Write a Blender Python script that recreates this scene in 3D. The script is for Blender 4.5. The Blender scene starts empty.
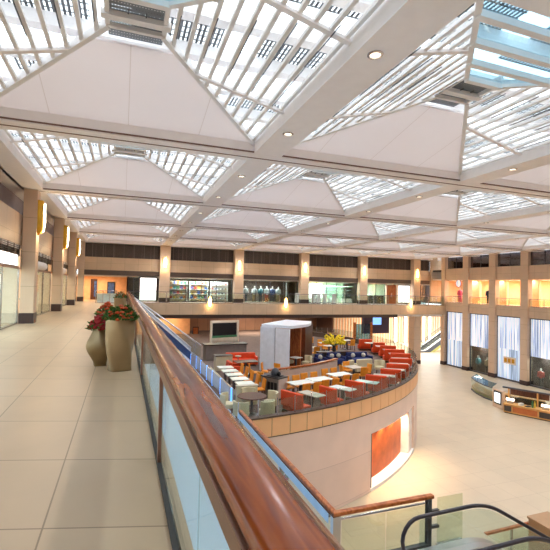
# the hall of a shopping arcade seen from its upper walkway
import bpy, bmesh, math, random
from mathutils import Vector, Matrix
random.seed(7)
PI = math.pi
SC = bpy.context.scene
COL = SC.collection
# ------------------------------------------------------------------ camera
F, YAW, PITCH, ROLL, EYE = 418.4, .3477, .0288, .0228, 1.7
cy, sy_ = math.cos(YAW), math.sin(YAW)
FWD = Vector((sy_*math.cos(PITCH), cy*math.cos(PITCH), math.sin(PITCH)))
R0 = Vector((cy, -sy_, 0)); U0 = R0.cross(FWD)
RT = R0*math.cos(ROLL) + U0*math.sin(ROLL)
UP = -R0*math.sin(ROLL) + U0*math.cos(ROLL)
def at(x, y, z):                       # where the sight line of a measured point meets the level z
    d = RT*(x-275) - UP*(y-275) + FWD*F
    return Vector((0, 0, EYE)) + d*((z-EYE)/d.z)
def atY(x, y, Y):
    d = RT*(x-275) - UP*(y-275) + FWD*F
    return Vector((0, 0, EYE)) + d*(Y/d.y)
def atX(x, y, X):
    d = RT*(x-275) - UP*(y-275) + FWD*F
    return Vector((0, 0, EYE)) + d*(X/d.x)
cam = bpy.data.cameras.new('camera'); co = bpy.data.objects.new('camera', cam); COL.objects.link(co)
cam.sensor_width = 36; cam.lens = F*36/550; cam.clip_start = .05; cam.clip_end = 300
co.matrix_world = Matrix(((RT.x, UP.x, -FWD.x, 0), (RT.y, UP.y, -FWD.y, 0), (RT.z, UP.z, -FWD.z, EYE), (0, 0, 0, 1)))
SC.camera = co
SC.view_settings.view_transform = 'Standard'; SC.view_settings.look = 'None'
SC.view_settings.gamma = 1; SC.view_settings.use_curve_mapping = False
SC.view_settings.exposure = 0.5
SC.cycles.use_denoising = True
SC.cycles.max_bounces = 10; SC.cycles.diffuse_bounces = 5; SC.cycles.transparent_max_bounces = 24
SC.cycles.sample_clamp_indirect = 6; SC.cycles.caustics_reflective = False; SC.cycles.caustics_refractive = False
# ------------------------------------------------------------------ materials
MT = {}
def lin(c):
    return tuple(((v/255)/12.92 if v/255 <= .04045 else ((v/255+.055)/1.055)**2.4) for v in c)
def new_mat(name):
    m = bpy.data.materials.new(name); m.use_nodes = True
    nt = m.node_tree; b = nt.nodes.get('Principled BSDF')
    MT[name] = m
    return m, nt, b
def mat(name, rgb, rough=.5, metal=0., var=.06, scale=4., emit=None, estr=0., spec=.5, bump=0., stretch=None):
    """principled surface whose tint wanders a little with a noise"""
    m, nt, b = new_mat(name)
    c = lin(rgb)
    tc = nt.nodes.new('ShaderNodeTexCoord'); n = nt.nodes.new('ShaderNodeTexNoise'); r = nt.nodes.new('ShaderNodeValToRGB')
    n.inputs['Scale'].default_value = scale; n.inputs['Detail'].default_value = 4
    if stretch:
        mp = nt.nodes.new('ShaderNodeMapping'); mp.inputs['Scale'].default_value = stretch
        nt.links.new(tc.outputs['Object'], mp.inputs[0]); nt.links.new(mp.outputs[0], n.inputs['Vector'])
    else:
        nt.links.new(tc.outputs['Object'], n.inputs['Vector'])
    r.color_ramp.elements[0].position = .3; r.color_ramp.elements[1].position = .7
    r.color_ramp.elements[0].color = (*[max(0, v*(1-var)) for v in c], 1)
    r.color_ramp.elements[1].color = (*[min(1, v*(1+var)) for v in c], 1)
    nt.links.new(n.outputs['Fac'], r.inputs[0]); nt.links.new(r.outputs[0], b.inputs['Base Color'])
    b.inputs['Roughness'].default_value = rough; b.inputs['Metallic'].default_value = metal
    b.inputs['Specular IOR Level'].default_value = spec
    if emit:
        b.inputs['Emission Color'].default_value = (*lin(emit), 1); b.inputs['Emission Strength'].default_value = estr
    if bump:
        bp = nt.nodes.new('ShaderNodeBump'); bp.inputs['Strength'].default_value = bump
        nt.links.new(n.outputs['Fac'], bp.inputs['Height']); nt.links.new(bp.outputs[0], b.inputs['Normal'])
    return m
def math_node(nt, op, a, b=None, c=None):
    n = nt.nodes.new('ShaderNodeMath'); n.operation = op
    for i, v in enumerate((a, b, c)):
        if v is None: continue
        if isinstance(v, (int, float)): n.inputs[i].default_value = v
        else: nt.links.new(v, n.inputs[i])
    return n.outputs[0]
def lines_mask(nt, coord, pitch, off, width):
    """1 on the joint lines, 0 between"""
    u = math_node(nt, 'DIVIDE', math_node(nt, 'SUBTRACT', coord, off), pitch)
    fr = math_node(nt, 'FRACT', u)
    d = math_node(nt, 'ABSOLUTE', math_node(nt, 'SUBTRACT', fr, .5))
    return math_node(nt, 'GREATER_THAN', d, .5 - width/pitch/2)
def panel_mat(name, rgb, joint, axes, rough=.5, var=.05, scale=1.5, shear=0., tile_var=0., spec=.5, metal=0):
    """stone or board cladding with thin joints; axes = [(axis, pitch, offset, width)]; shear slants the y joints"""
    m, nt, b = new_mat(name)
    g = nt.nodes.new('ShaderNodeNewGeometry'); sp = nt.nodes.new('ShaderNodeSeparateXYZ')
    nt.links.new(g.outputs['Position'], sp.inputs[0])
    ax = {'X': sp.outputs[0], 'Y': sp.outputs[1], 'Z': sp.outputs[2]}
    if shear: ax['Y'] = math_node(nt, 'ADD', ax['Y'], math_node(nt, 'MULTIPLY', ax['X'], shear))
    mask = None; cell = None
    for a, pitch, off, w in axes:
        k = lines_mask(nt, ax[a], pitch, off, w)
        mask = k if mask is None else math_node(nt, 'MAXIMUM', mask, k)
        idx = math_node(nt, 'FLOOR', math_node(nt, 'DIVIDE', math_node(nt, 'SUBTRACT', ax[a], off), pitch))
        idx = math_node(nt, 'MULTIPLY', idx, 17.3 if cell is None else 5.71)
        cell = idx if cell is None else math_node(nt, 'ADD', cell, idx)
    n = nt.nodes.new('ShaderNodeTexNoise'); n.inputs['Scale'].default_value = scale; n.inputs['Detail'].default_value = 5
    nt.links.new(g.outputs['Position'], n.inputs['Vector'])
    f = n.outputs['Fac']
    if tile_var:
        wn = nt.nodes.new('ShaderNodeTexWhiteNoise'); wn.noise_dimensions = '1D'; nt.links.new(cell, wn.inputs['W'])
        f = math_node(nt, 'ADD', f, math_node(nt, 'MULTIPLY', math_node(nt, 'SUBTRACT', wn.outputs['Value'], .5), tile_var))
    c = lin(rgb)
    r = nt.nodes.new('ShaderNodeValToRGB'); r.color_ramp.elements[0].position = .25; r.color_ramp.elements[1].position = .75
    r.color_ramp.elements[0].color = (*[v*(1-var) for v in c], 1); r.color_ramp.elements[1].color = (*[min(1, v*(1+var)) for v in c], 1)
    nt.links.new(f, r.inputs[0])
    mx = nt.nodes.new('ShaderNodeMix'); mx.data_type = 'RGBA'
    nt.links.new(mask, mx.inputs[0]); nt.links.new(r.outputs[0], mx.inputs[6]); mx.inputs[7].default_value = (*lin(joint), 1)
    nt.links.new(mx.outputs[2], b.inputs['Base Color'])
    b.inputs['Roughness'].default_value = rough; b.inputs['Specular IOR Level'].default_value = spec; b.inputs['Metallic'].default_value = metal
    return m
def glass_mat(name, tint, refl=.08, dens=1.0, rough=0.02):
    """thin clear sheet: tinted see-through with a mirror share that grows at grazing angles"""
    m, nt, b = new_mat(name); nt.nodes.remove(b); out = nt.nodes['Material Output']
    t = nt.nodes.new('ShaderNodeBsdfTransparent'); t.inputs[0].default_value = (*lin(tint), 1)
    gl = nt.nodes.new('ShaderNodeBsdfGlossy'); gl.inputs['Roughness'].default_value = rough
    nz = nt.nodes.new('ShaderNodeTexNoise'); nz.inputs['Scale'].default_value = .7
    lw = nt.nodes.new('ShaderNodeLayerWeight'); lw.inputs[0].default_value = .12
    f = math_node(nt, 'MULTIPLY', math_node(nt, 'ADD', lw.outputs['Facing'], refl), math_node(nt, 'ADD', math_node(nt, 'MULTIPLY', nz.outputs['Fac'], .2), .45*dens))
    mx = nt.nodes.new('ShaderNodeMixShader'); nt.links.new(f, mx.inputs[0])
    nt.links.new(t.outputs[0], mx.inputs[1]); nt.links.new(gl.outputs[0], mx.inputs[2]); nt.links.new(mx.outputs[0], out.inputs[0])
    return m
def stripe_emit(name, cols, pitch, axis, strength, base=0.):
    """a lit window: vertical strips of light of differing whiteness"""
    m, nt, b = new_mat(name)
    g = nt.nodes.new('ShaderNodeNewGeometry'); sp = nt.nodes.new('ShaderNodeSeparateXYZ'); nt.links.new(g.outputs['Position'], sp.inputs[0])
    co_ = sp.outputs['XYZ'.index(axis)]
    cv = nt.nodes.new('ShaderNodeCombineXYZ')
    nt.links.new(math_node(nt, 'DIVIDE', co_, pitch), cv.inputs[0]); nt.links.new(math_node(nt, 'MULTIPLY', sp.outputs[2], .12), cv.inputs[2])
    n = nt.nodes.new('ShaderNodeTexNoise'); n.inputs['Scale'].default_value = 1.; n.inputs['Detail'].default_value = 3; n.inputs['Roughness'].default_value = .7
    nt.links.new(cv.outputs[0], n.inputs['Vector'])
    r = nt.nodes.new('ShaderNodeValToRGB'); el = r.color_ramp.elements
    el[0].position = .3; el[1].position = .7
    for i, (p, c) in enumerate(cols):
        e = el[i] if i < 2 else el.new(p)
        e.position = p; e.color = (*lin(c), 1)
    nt.links.new(n.outputs['Fac'], r.inputs[0]); nt.links.new(r.outputs[0], b.inputs['Emission Color'])
    nt.links.new(r.outputs[0], b.inputs['Base Color'])
    b.inputs['Emission Strength'].default_value = strength; b.inputs['Roughness'].default_value = .4
    return m
def wood_mat(name, c1, c2, c3, scale=3., rough=.2, axis=(6, .5, 6), coat=.0, bands=9.):
    m, nt, b = new_mat(name)
    tc = nt.nodes.new('ShaderNodeTexCoord'); mp = nt.nodes.new('ShaderNodeMapping'); mp.inputs['Scale'].default_value = axis
    nt.links.new(tc.outputs['Object'], mp.inputs[0])
    n = nt.nodes.new('ShaderNodeTexNoise'); n.inputs['Scale'].default_value = scale; n.inputs['Detail'].default_value = 3; n.inputs['Distortion'].default_value = .6
    nt.links.new(mp.outputs[0], n.inputs['Vector'])
    # growth rings: contour bands of the stretched noise
    k = math_node(nt, 'PINGPONG', math_node(nt, 'MULTIPLY', n.outputs['Fac'], bands), 1.)
    r = nt.nodes.new('ShaderNodeValToRGB'); e = r.color_ramp.elements
    e[0].position = .0; e[0].color = (*lin(c1), 1); e[1].position = 1.; e[1].color = (*lin(c3), 1)
    q = e.new(.45); q.color = (*lin(c2), 1)
    nt.links.new(k, r.inputs[0]); nt.links.new(r.outputs[0], b.inputs['Base Color'])
    b.inputs['Roughness'].default_value = rough; b.inputs['Coat Weight'].default_value = coat; b.inputs['Specular IOR Level'].default_value = .35; b.inputs['Coat Roughness'].default_value = .08
    return m
def emit_mat(name, rgb, s):
    return mat(name, rgb, emit=rgb, estr=s, var=.03)

panel_mat('floor_tile', (192, 165, 136), (138, 115, 91), [('X', .925, -.47, .012), ('Y', 1.2, .76, .014)], rough=.34, var=.05, shear=.276, tile_var=.25)
panel_mat('floor_marble', (206, 186, 158), (176, 154, 128), [('X', 1.2, .3, .012), ('Y', 1.2, .1, .012)], rough=.42, var=.05, scale=.8, tile_var=.25)
mat('mezz_floor', (188, 218, 244), rough=.3, var=.04, scale=1.)  # blue light on the landing is put into this floor colour
mat('carpet', (112, 92, 82), rough=.9, var=.15, scale=3.)
mat('ceil_white', (244, 238, 234), rough=.7, var=.015)
panel_mat('ceil_panel', (242, 236, 238), (205, 192, 186), [('X', 1.8, .0, .02)], rough=.6, var=.015)
def translucent(name, rgb, k):
    nt = MT[name].node_tree; b = nt.nodes['Principled BSDF']; out = nt.nodes['Material Output']
    t = nt.nodes.new('ShaderNodeBsdfTranslucent'); t.inputs[0].default_value = (*lin(rgb), 1)
    mx = nt.nodes.new('ShaderNodeMixShader'); mx.inputs[0].default_value = k
    nt.links.new(b.outputs[0], mx.inputs[1]); nt.links.new(t.outputs[0], mx.inputs[2]); nt.links.new(mx.outputs[0], out.inputs[0])
translucent('ceil_panel', (248, 239, 235), .46)
mat('beam_white', (250, 244, 243), rough=.6, var=.02)
mat('groove', (126, 92, 84), rough=.7)
mat('louvre_white', (240, 236, 234), rough=.5, var=.02)
panel_mat('stone', (210, 180, 148), (160, 130, 100), [('X', 1.22, .1, .015), ('Z', 1.2, -.02, .012)], rough=.5, var=.06, tile_var=.3)
panel_mat('stone_y', (212, 184, 158), (165, 135, 105), [('Y', 1.22, .1, .015), ('Z', 1.2, -.02, .012)], rough=.5, var=.06, tile_var=.3)
panel_mat('stone_col', (214, 186, 160), (165, 135, 105), [('Z', 1.4, .1, .015)], rough=.5, var=.05)
mat('dark_base', (62, 44, 44), rough=.35)
mat('recess_grey', (158, 148, 154), rough=.8)
panel_mat('vent_dark', (70, 58, 52), (128, 112, 98), [('X', .92, .0, .06)], rough=.6)
mat('vent_slat', (96, 82, 74), rough=.5)
mat('dark_strip', (88, 72, 64), rough=.5)
mat('steel', (190, 188, 190), rough=.25, metal=1., var=.03)
mat('steel_dark', (92, 92, 98), rough=.3, metal=.8)
mat('steel_rose', (176, 134, 122), rough=.28, metal=.9)
mat('channel', (150, 116, 98), rough=.3, metal=.85)
glass_mat('glass', (240, 247, 244), .05)
glass_mat('glass_green', (243, 248, 238), .06)
glass_mat('glass_blue', (168, 204, 226), .12)
glass_mat('glass_shop', (228, 240, 240), .1)
glass_mat('glass_smoke', (150, 150, 160), .2)
wood_mat('rail_wood', (62, 22, 5), (118, 48, 10), (154, 74, 20), scale=1.6, rough=.22, axis=(7, .55, 7), coat=.12, bands=5.)
wood_mat('wood_orange', (150, 78, 40), (176, 98, 54), (190, 116, 66), scale=2., rough=.35, axis=(4, 4, .7))
wood_mat('wood_dark', (60, 34, 24), (84, 48, 32), (100, 60, 40), scale=3., rough=.4, axis=(5, 5, .5))
wood_mat('wood_rail2', (140, 70, 30), (176, 96, 46), (190, 112, 60), scale=2., rough=.3, axis=(2, 2, 2))
# ------------------------------------------------------------------ mesh building
class MB:
    def __init__(s): s.v = []; s.f = []
    def add(s, vs, fs):
        o = len(s.v); s.v += [tuple(p) for p in vs]; s.f += [tuple(i+o for i in f) for f in fs]; return s
    def box(s, x0, x1, y0, y1, z0, z1):
        v = [(x, y, z) for z in (z0, z1) for y in (y0, y1) for x in (x0, x1)]
        return s.add(v, [(0,2,3,1),(4,5,7,6),(0,1,5,4),(2,6,7,3),(0,4,6,2),(1,3,7,5)])
    def cbox(s, c, size, rz=0., tilt=0.):
        """box by centre, turned by rz about z after leaning by tilt about its x axis"""
        M = Matrix.Translation(c) @ Matrix.Rotation(rz, 4, 'Z') @ Matrix.Rotation(tilt, 4, 'X')
        a, b, d = [k/2 for k in size]
        v = [M @ Vector((x, y, z)) for z in (-d, d) for y in (-b, b) for x in (-a, a)]
        return s.add(v, [(0,2,3,1),(4,5,7,6),(0,1,5,4),(2,6,7,3),(0,4,6,2),(1,3,7,5)])
    def bar(s, p, q, w, h, up=(0, 0, 1)):
        """rectangular bar from p to q, w across and h along up"""
        p = Vector(p); q = Vector(q); d = (q-p).normalized(); sd = d.cross(Vector(up))
        if sd.length < 1e-5: sd = d.cross(Vector((1, 0, 0)))
        sd.normalize(); u = sd.cross(d)
        v = [e + sd*(w/2*i) + u*(h/2*j) for e in (p, q) for j in (-1, 1) for i in (-1, 1)]
        return s.add(v, [(0,2,3,1),(4,5,7,6),(0,1,5,4),(2,6,7,3),(0,4,6,2),(1,3,7,5)])
    def tube(s, pts, r, n=8, closed=False, squash=1.):
        pts = [Vector(p) for p in pts]; m = len(pts); rs = r if isinstance(r, (list, tuple)) else [r]*m
        vs = []; prev = None
        for i, p in enumerate(pts):
            a = pts[i-1] if (i or closed) else p; b = pts[(i+1) % m] if (i < m-1 or closed) else p
            t = (b-a).normalized()
            if prev is None:
                sd = t.cross(Vector((0, 0, 1)))
                if sd.length < 1e-3: sd = t.cross(Vector((0, 1, 0)))
            else: sd = prev - t*prev.dot(t)
            sd.normalize(); prev = sd; u = sd.cross(t)
            vs += [p + sd*(rs[i]*math.cos(2*PI*k/n)) + u*(rs[i]*squash*math.sin(2*PI*k/n)) for k in range(n)]
        fs = [(i*n+k, i*n+(k+1) % n, ((i+1) % m)*n+(k+1) % n, ((i+1) % m)*n+k) for i in range(m if closed else m-1) for k in range(n)]
        if not closed: fs += [tuple(range(n))[::-1], tuple((m-1)*n+k for k in range(n))]
        return s.add(vs, fs)
    def sweep(s, section, path_y0, path_y1):
        """closed section of (x, z) points pushed along y"""
        n = len(section)
        vs = [(x, path_y0, z) for x, z in section] + [(x, path_y1, z) for x, z in section]
        fs = [(k, (k+1) % n, n+(k+1) % n, n+k) for k in range(n)] + [tuple(range(n))[::-1], tuple(range(n, 2*n))]
        return s.add(vs, fs)
    def lathe(s, prof, c=(0, 0, 0), n=20, a0=0., a1=2*PI, cap=True, sx=1., sy=1.):
        full = abs(a1-a0-2*PI) < 1e-6; k = n if full else n+1
        vs = [(c[0]+r*sx*math.cos(a0+(a1-a0)*i/n), c[1]+r*sy*math.sin(a0+(a1-a0)*i/n), c[2]+z) for r, z in prof for i in range(k)]
        fs = []
        for j in range(len(prof)-1):
            for i in range(n):
                b = (i+1) % k
                fs.append((j*k+i, j*k+b, (j+1)*k+b, (j+1)*k+i))
        if cap and full: fs += [tuple(range(k))[::-1], tuple((len(prof)-1)*k+i for i in range(k))]
        return s.add(vs, fs)
    def arc(s, c, r0, r1, z0, z1, a0, a1, n):
        """a thick piece of ring wall"""
        vs = []
        for i in range(n+1):
            a = a0+(a1-a0)*i/n; ca, sa = math.cos(a), math.sin(a)
            vs += [(c[0]+r*ca, c[1]+r*sa, z) for r, z in ((r0, z0), (r1, z0), (r1, z1), (r0, z1))]
        fs = [(4*i+k, 4*i+(k+1) % 4, 4*i+4+(k+1) % 4, 4*i+4+k) for i in range(n) for k in range(4)]
        fs += [(3, 2, 1, 0), (4*n, 4*n+1, 4*n+2, 4*n+3)]
        return s.add(vs, fs)
    def prism(s, pts, z0, z1):
        n = len(pts)
        vs = [(x, y, z0) for x, y in pts] + [(x, y, z1) for x, y in pts]
        return s.add(vs, [(k, (k+1) % n, n+(k+1) % n, n+k) for k in range(n)] + [tuple(range(n))[::-1], tuple(range(n, 2*n))])
    def slab(s, pts, t):
        """flat polygon in space given thickness t along its normal"""
        p = [Vector(q) for q in pts]; n = (p[1]-p[0]).cross(p[2]-p[0]).normalized()*t; m = len(p)
        vs = p + [q+n for q in p]
        return s.add(vs, [(k, (k+1) % m, m+(k+1) % m, m+k) for k in range(m)] + [tuple(range(m))[::-1], tuple(range(m, 2*m))])
    def blob(s, c, r, n=10, m=6, jit=0.):
        vs = []
        for j in range(m+1):
            t = PI*j/m
            for i in range(n):
                a = 2*PI*i/n; k = 1+random.uniform(-jit, jit)
                vs.append((c[0]+r[0]*k*math.sin(t)*math.cos(a), c[1]+r[1]*k*math.sin(t)*math.sin(a), c[2]-r[2]*k*math.cos(t)))
        return s.add(vs, [(j*n+i, j*n+(i+1) % n, (j+1)*n+(i+1) % n, (j+1)*n+i) for j in range(m) for i in range(n)])
    def move(s, M):
        s.v = [tuple(M @ Vector(p)) for p in s.v]; return s
def obj(name, mb, m, parent=None, bevel=0., smooth=False, seg=2, label=None):
    me = bpy.data.meshes.new(name); me.from_pydata(mb.v, [], mb.f); me.validate()
    bm = bmesh.new(); bm.from_mesh(me); bmesh.ops.remove_doubles(bm, verts=bm.verts, dist=1e-5)
    bmesh.ops.recalc_face_normals(bm, faces=bm.faces); bm.to_mesh(me); bm.free()
    me.materials.append(MT[m])
    o = bpy.data.objects.new(name, me); COL.objects.link(o)
    if parent is not None: o.parent = parent
    if smooth: 
        for p in me.polygons: p.use_smooth = True
    if bevel:
        b = o.modifiers.new('bevel', 'BEVEL'); b.width = bevel; b.segments = seg; b.limit_method = 'ANGLE'
        for p in me.polygons: p.use_smooth = True
        w = o.modifiers.new('wn', 'WEIGHTED_NORMAL')
    if smooth == 'auto':
        me.set_sharp_from_angle(angle=math.radians(40))
    if label: o['label'] = label
    return o
def struct(name, mb, m, parent=None, **k):
    o = obj(name, mb, m, parent, **k)
    if parent is None: o['kind'] = 'structure'
    return o
def tag(o, label, cat, group=None, kind=None):
    o['label'] = label; o['category'] = cat
    if group: o['group'] = group
    if kind: o['kind'] = kind
    return o
def thing(name, label, cat, loc=(0, 0, 0), rz=0., group=None):
    o = bpy.data.objects.new(name, None); COL.objects.link(o); o.empty_display_size = .1
    o.location = loc; o.rotation_euler = (0, 0, rz)
    return tag(o, label, cat, group)
def dup(root, loc, rz=0., label=None, group=None, scale=None):
    def cp(o, par):
        c = o.copy(); COL.objects.link(c); c.parent = par
        for ch in list(o.children): cp(ch, c)
        return c
    r = cp(root, None); r.location = loc; r.rotation_euler = (0, 0, rz)
    if scale: r.scale = scale
    if label: r['label'] = label
    if group: r['group'] = group
    return r
ORD = ['first', 'second', 'third', 'fourth', 'fifth', 'sixth', 'seventh', 'eighth', 'ninth', 'tenth', 'eleventh', 'twelfth', 'thirteenth', 'fourteenth']
def light(name, kind, loc, energy, color, size=.1, rot=None, spot=None, parent=None, size_y=None):
    l = bpy.data.lights.new(name, kind); l.energy = energy; l.color = color
    if kind == 'AREA':
        l.size = size
        if size_y: l.shape = 'RECTANGLE'; l.size_y = size_y
    else: l.shadow_soft_size = size
    if spot: l.spot_size = spot; l.spot_blend = .6
    o = bpy.data.objects.new(name, l); COL.objects.link(o); o.location = loc
    if rot: o.rotation_euler = rot
    if parent is not None: o.parent = parent
    return o
WARM = (1., .72, .45); SOFT = (1., .86, .7); WHITE = (1., .97, .93); COOL = (.8, .9, 1.)
# ------------------------------------------------------------------ the grid of the hall
X0, SX = -3.61, 7.394
GX = [X0+SX*i for i in range(6)]                       # column lines across: last at 33.36
GY = [-4.3, 3.68, 11.63, 19.60, 27.52, 34.77, 42.02]   # beam lines in depth
ZC = 5.47                                              # underside of the ceiling beams
XR, YF, YS = 35.7, 42.02, 39.47                        # right wall face, far shop line, far balcony edge
FZ, LZ = -3.3, -6.95                                   # restaurant level, hall floor
CC, CR = Vector((2.6, 31.9)), 18.0                     # the round podium
ALL = GX + [36.6]
# ---- floors
struct('floor', MB().prism([(-9, -6), (.47, -6), (.47, YS+.2), (XR+.05, YS+.2), (XR+.05, 52), (-9, 52)], -.22, 0), 'floor_tile')
struct('floor_lower', MB().box(-12, 60, -8, 62, LZ-.3, LZ), 'floor_marble')
# the landing level between the restaurant and the escalators
struct('floor_landing', MB().prism([(-6, -6), (3.72, -6), (3.72, 14.4), (4.2, 15.2), (4.2, 27.5), (-6, 27.5)], FZ-.45, FZ), 'mezz_floor')
struct('floor_restaurant', MB().lathe([(CR-.06, FZ-.4), (CR-.06, FZ-.005)], (CC.x, CC.y, 0), 96), 'carpet')
# slab edges
struct('wall_walkway_edge', MB().box(.1, .49, -6, YS, -1.06, -.22), 'stone_y')
struct('wall_balcony_edge', MB().box(.49, XR, YS, YS+.35, -1.06, -.005), 'stone')
struct('trim_balcony_soffit', MB().box(.49, XR-6.5, YS+.25, YS+.6, -1.42, -1.06), 'dark_strip')
struct('ceiling_under_balcony', MB().box(-9, XR+.3, YS+.3, 56, -1.32, -1.07), 'ceil_white')
struct('ceiling_under_walkway', MB().box(-9, .4, -6, YS+.3, -1.3, -1.07), 'ceil_white')
# ---- left wall
WL = -3.95
def column(x, y, w, d, z0, z1, base=True, m='stone_col', name='column'):
    o = struct(name, MB().box(x-w/2, x+w/2, y-d/2, y+d/2, z0, z1), m, bevel=.015)
    if base: struct('baseboard', MB().box(x-w/2-.015, x+w/2+.015, y-d/2-.015, y+d/2+.015, z0, z0+.42), 'dark_base', o)
    return o
LCY = [y for y in GY if y > -2]
for y in GY: column(-3.64, y+.05, .5, .62, 0, ZC+.3)
struct('wall_left', MB().box(WL-.3, WL, -6, 42, 3.16, 4.4), 'stone_y')
struct('wall_left_upper', MB().box(WL-.9, WL-.6, -6, 42, 4.4, 6.2), 'recess_grey')
struct('trim_left_ledge', MB().box(WL-.9, WL-.02, -6, 42, 4.3, 4.4), 'stone_y')
struct('wall_left_shop_back', MB().box(-9.2, -9, -6, 42, 0, 3.2), 'ceil_white')
struct('ceiling_left_shop', MB().box(-9, WL-.02, -6, 42, 3.0, 3.16), 'ceil_white')
# ------------------------------------------------------------------ the coffered roof
def roof_mats():
    m, nt, b = new_mat('roof_mesh'); out = nt.nodes['Material Output']
    g = nt.nodes.new('ShaderNodeNewGeometry'); sp = nt.nodes.new('ShaderNodeSeparateXYZ'); nt.links.new(g.outputs['Position'], sp.inputs[0])
    a = lines_mask(nt, sp.outputs[0], .11, 0, .06); c = lines_mask(nt, sp.outputs[1], .22, 0, .04)
    # every third bay is screened
    bay = math_node(nt, 'FRACT', math_node(nt, 'DIVIDE', sp.outputs[1], 3.2)); bay = math_node(nt, 'LESS_THAN', bay, .55)
    bx = math_node(nt, 'FRACT', math_node(nt, 'DIVIDE', sp.outputs[0], 3.0)); bx = math_node(nt, 'LESS_THAN', bx, .7)
    k = math_node(nt, 'MULTIPLY', math_node(nt, 'MAXIMUM', a, c), math_node(nt, 'MULTIPLY', bay, bx))
    t = nt.nodes.new('ShaderNodeBsdfTransparent'); mx = nt.nodes.new('ShaderNodeMixShader')
    b.inputs['Base Color'].default_value = (*lin((92, 94, 98)), 1)
    tl = nt.nodes.new('ShaderNodeBsdfTranslucent'); tl.inputs[0].default_value = (.86, .9, .92, 1); fm = nt.nodes.new('ShaderNodeMixShader')
    nz = nt.nodes.new('ShaderNodeTexNoise'); nz.inputs['Scale'].default_value = .45; nt.links.new(g.outputs['Position'], nz.inputs['Vector'])
    nt.links.new(math_node(nt, 'ADD', math_node(nt, 'MULTIPLY', nz.outputs['Fac'], .5), .42), fm.inputs[0]); nt.links.new(t.outputs[0], fm.inputs[1]); nt.links.new(tl.outputs[0], fm.inputs[2])
    nt.links.new(k, mx.inputs[0]); nt.links.new(fm.outputs[0], mx.inputs[1]); nt.links.new(b.outputs[0], mx.inputs[2]); nt.links.new(mx.outputs[0], out.inputs[0])
    m, nt, b = new_mat('vent_mesh'); out = nt.nodes['Material Output']
    g = nt.nodes.new('ShaderNodeNewGeometry'); sp = nt.nodes.new('ShaderNodeSeparateXYZ'); nt.links.new(g.outputs['Position'], sp.inputs[0])
    k = math_node(nt, 'MAXIMUM', lines_mask(nt, sp.outputs[0], .05, 0, .03), lines_mask(nt, sp.outputs[1], .1, 0, .07))
    b.inputs['Base Color'].default_value = (*lin((120, 124, 130)), 1); t = nt.nodes.new('ShaderNodeBsdfTransparent'); mx = nt.nodes.new('ShaderNodeMixShader')
    nt.links.new(k, mx.inputs[0]); nt.links.new(t.outputs[0], mx.inputs[1]); nt.links.new(b.outputs[0], mx.inputs[2]); nt.links.new(mx.outputs[0], out.inputs[0])
    glass_mat('roof_glass', (214, 234, 242), .08, .5)
roof_mats()
emit_mat('lamp_lens', (255, 240, 220), 1.3)
BW = .41                                               # half width of the deep beams
for i, x in enumerate(ALL[:-1]):
    b = struct('ceiling_beam', MB().box(x-BW, x+BW, -6, YF, ZC, ZC+.42), 'beam_white')
for j, y in enumerate(GY[1:-1]):
    o = struct('ceiling_beam', MB().box(X0, XR, y-.34, y+.34, ZC-.012, ZC+.41), 'beam_white')
    struct('joint', MB().box(X0, XR, y-.36, y-.345, ZC+.02, ZC+.06), 'groove', o)
    struct('joint', MB().box(X0, XR, y-.03, y+.03, ZC-.02, ZC+.02), 'groove', o)
struct('ceiling_beam', MB().box(X0, XR, YF-.34, YF+.6, ZC-.01, ZC+.41), 'beam_white')
struct('ceiling_edge', MB().box(WL-.6, X0-.3, -6, YF, ZC, ZC+.2), 'beam_white')
ZB, ZA, HA = ZC+.3, 6.45, .5                           # foot and top of the pyramids, half opening
def lerp(a, b, t): return a+(b-a)*t
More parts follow.
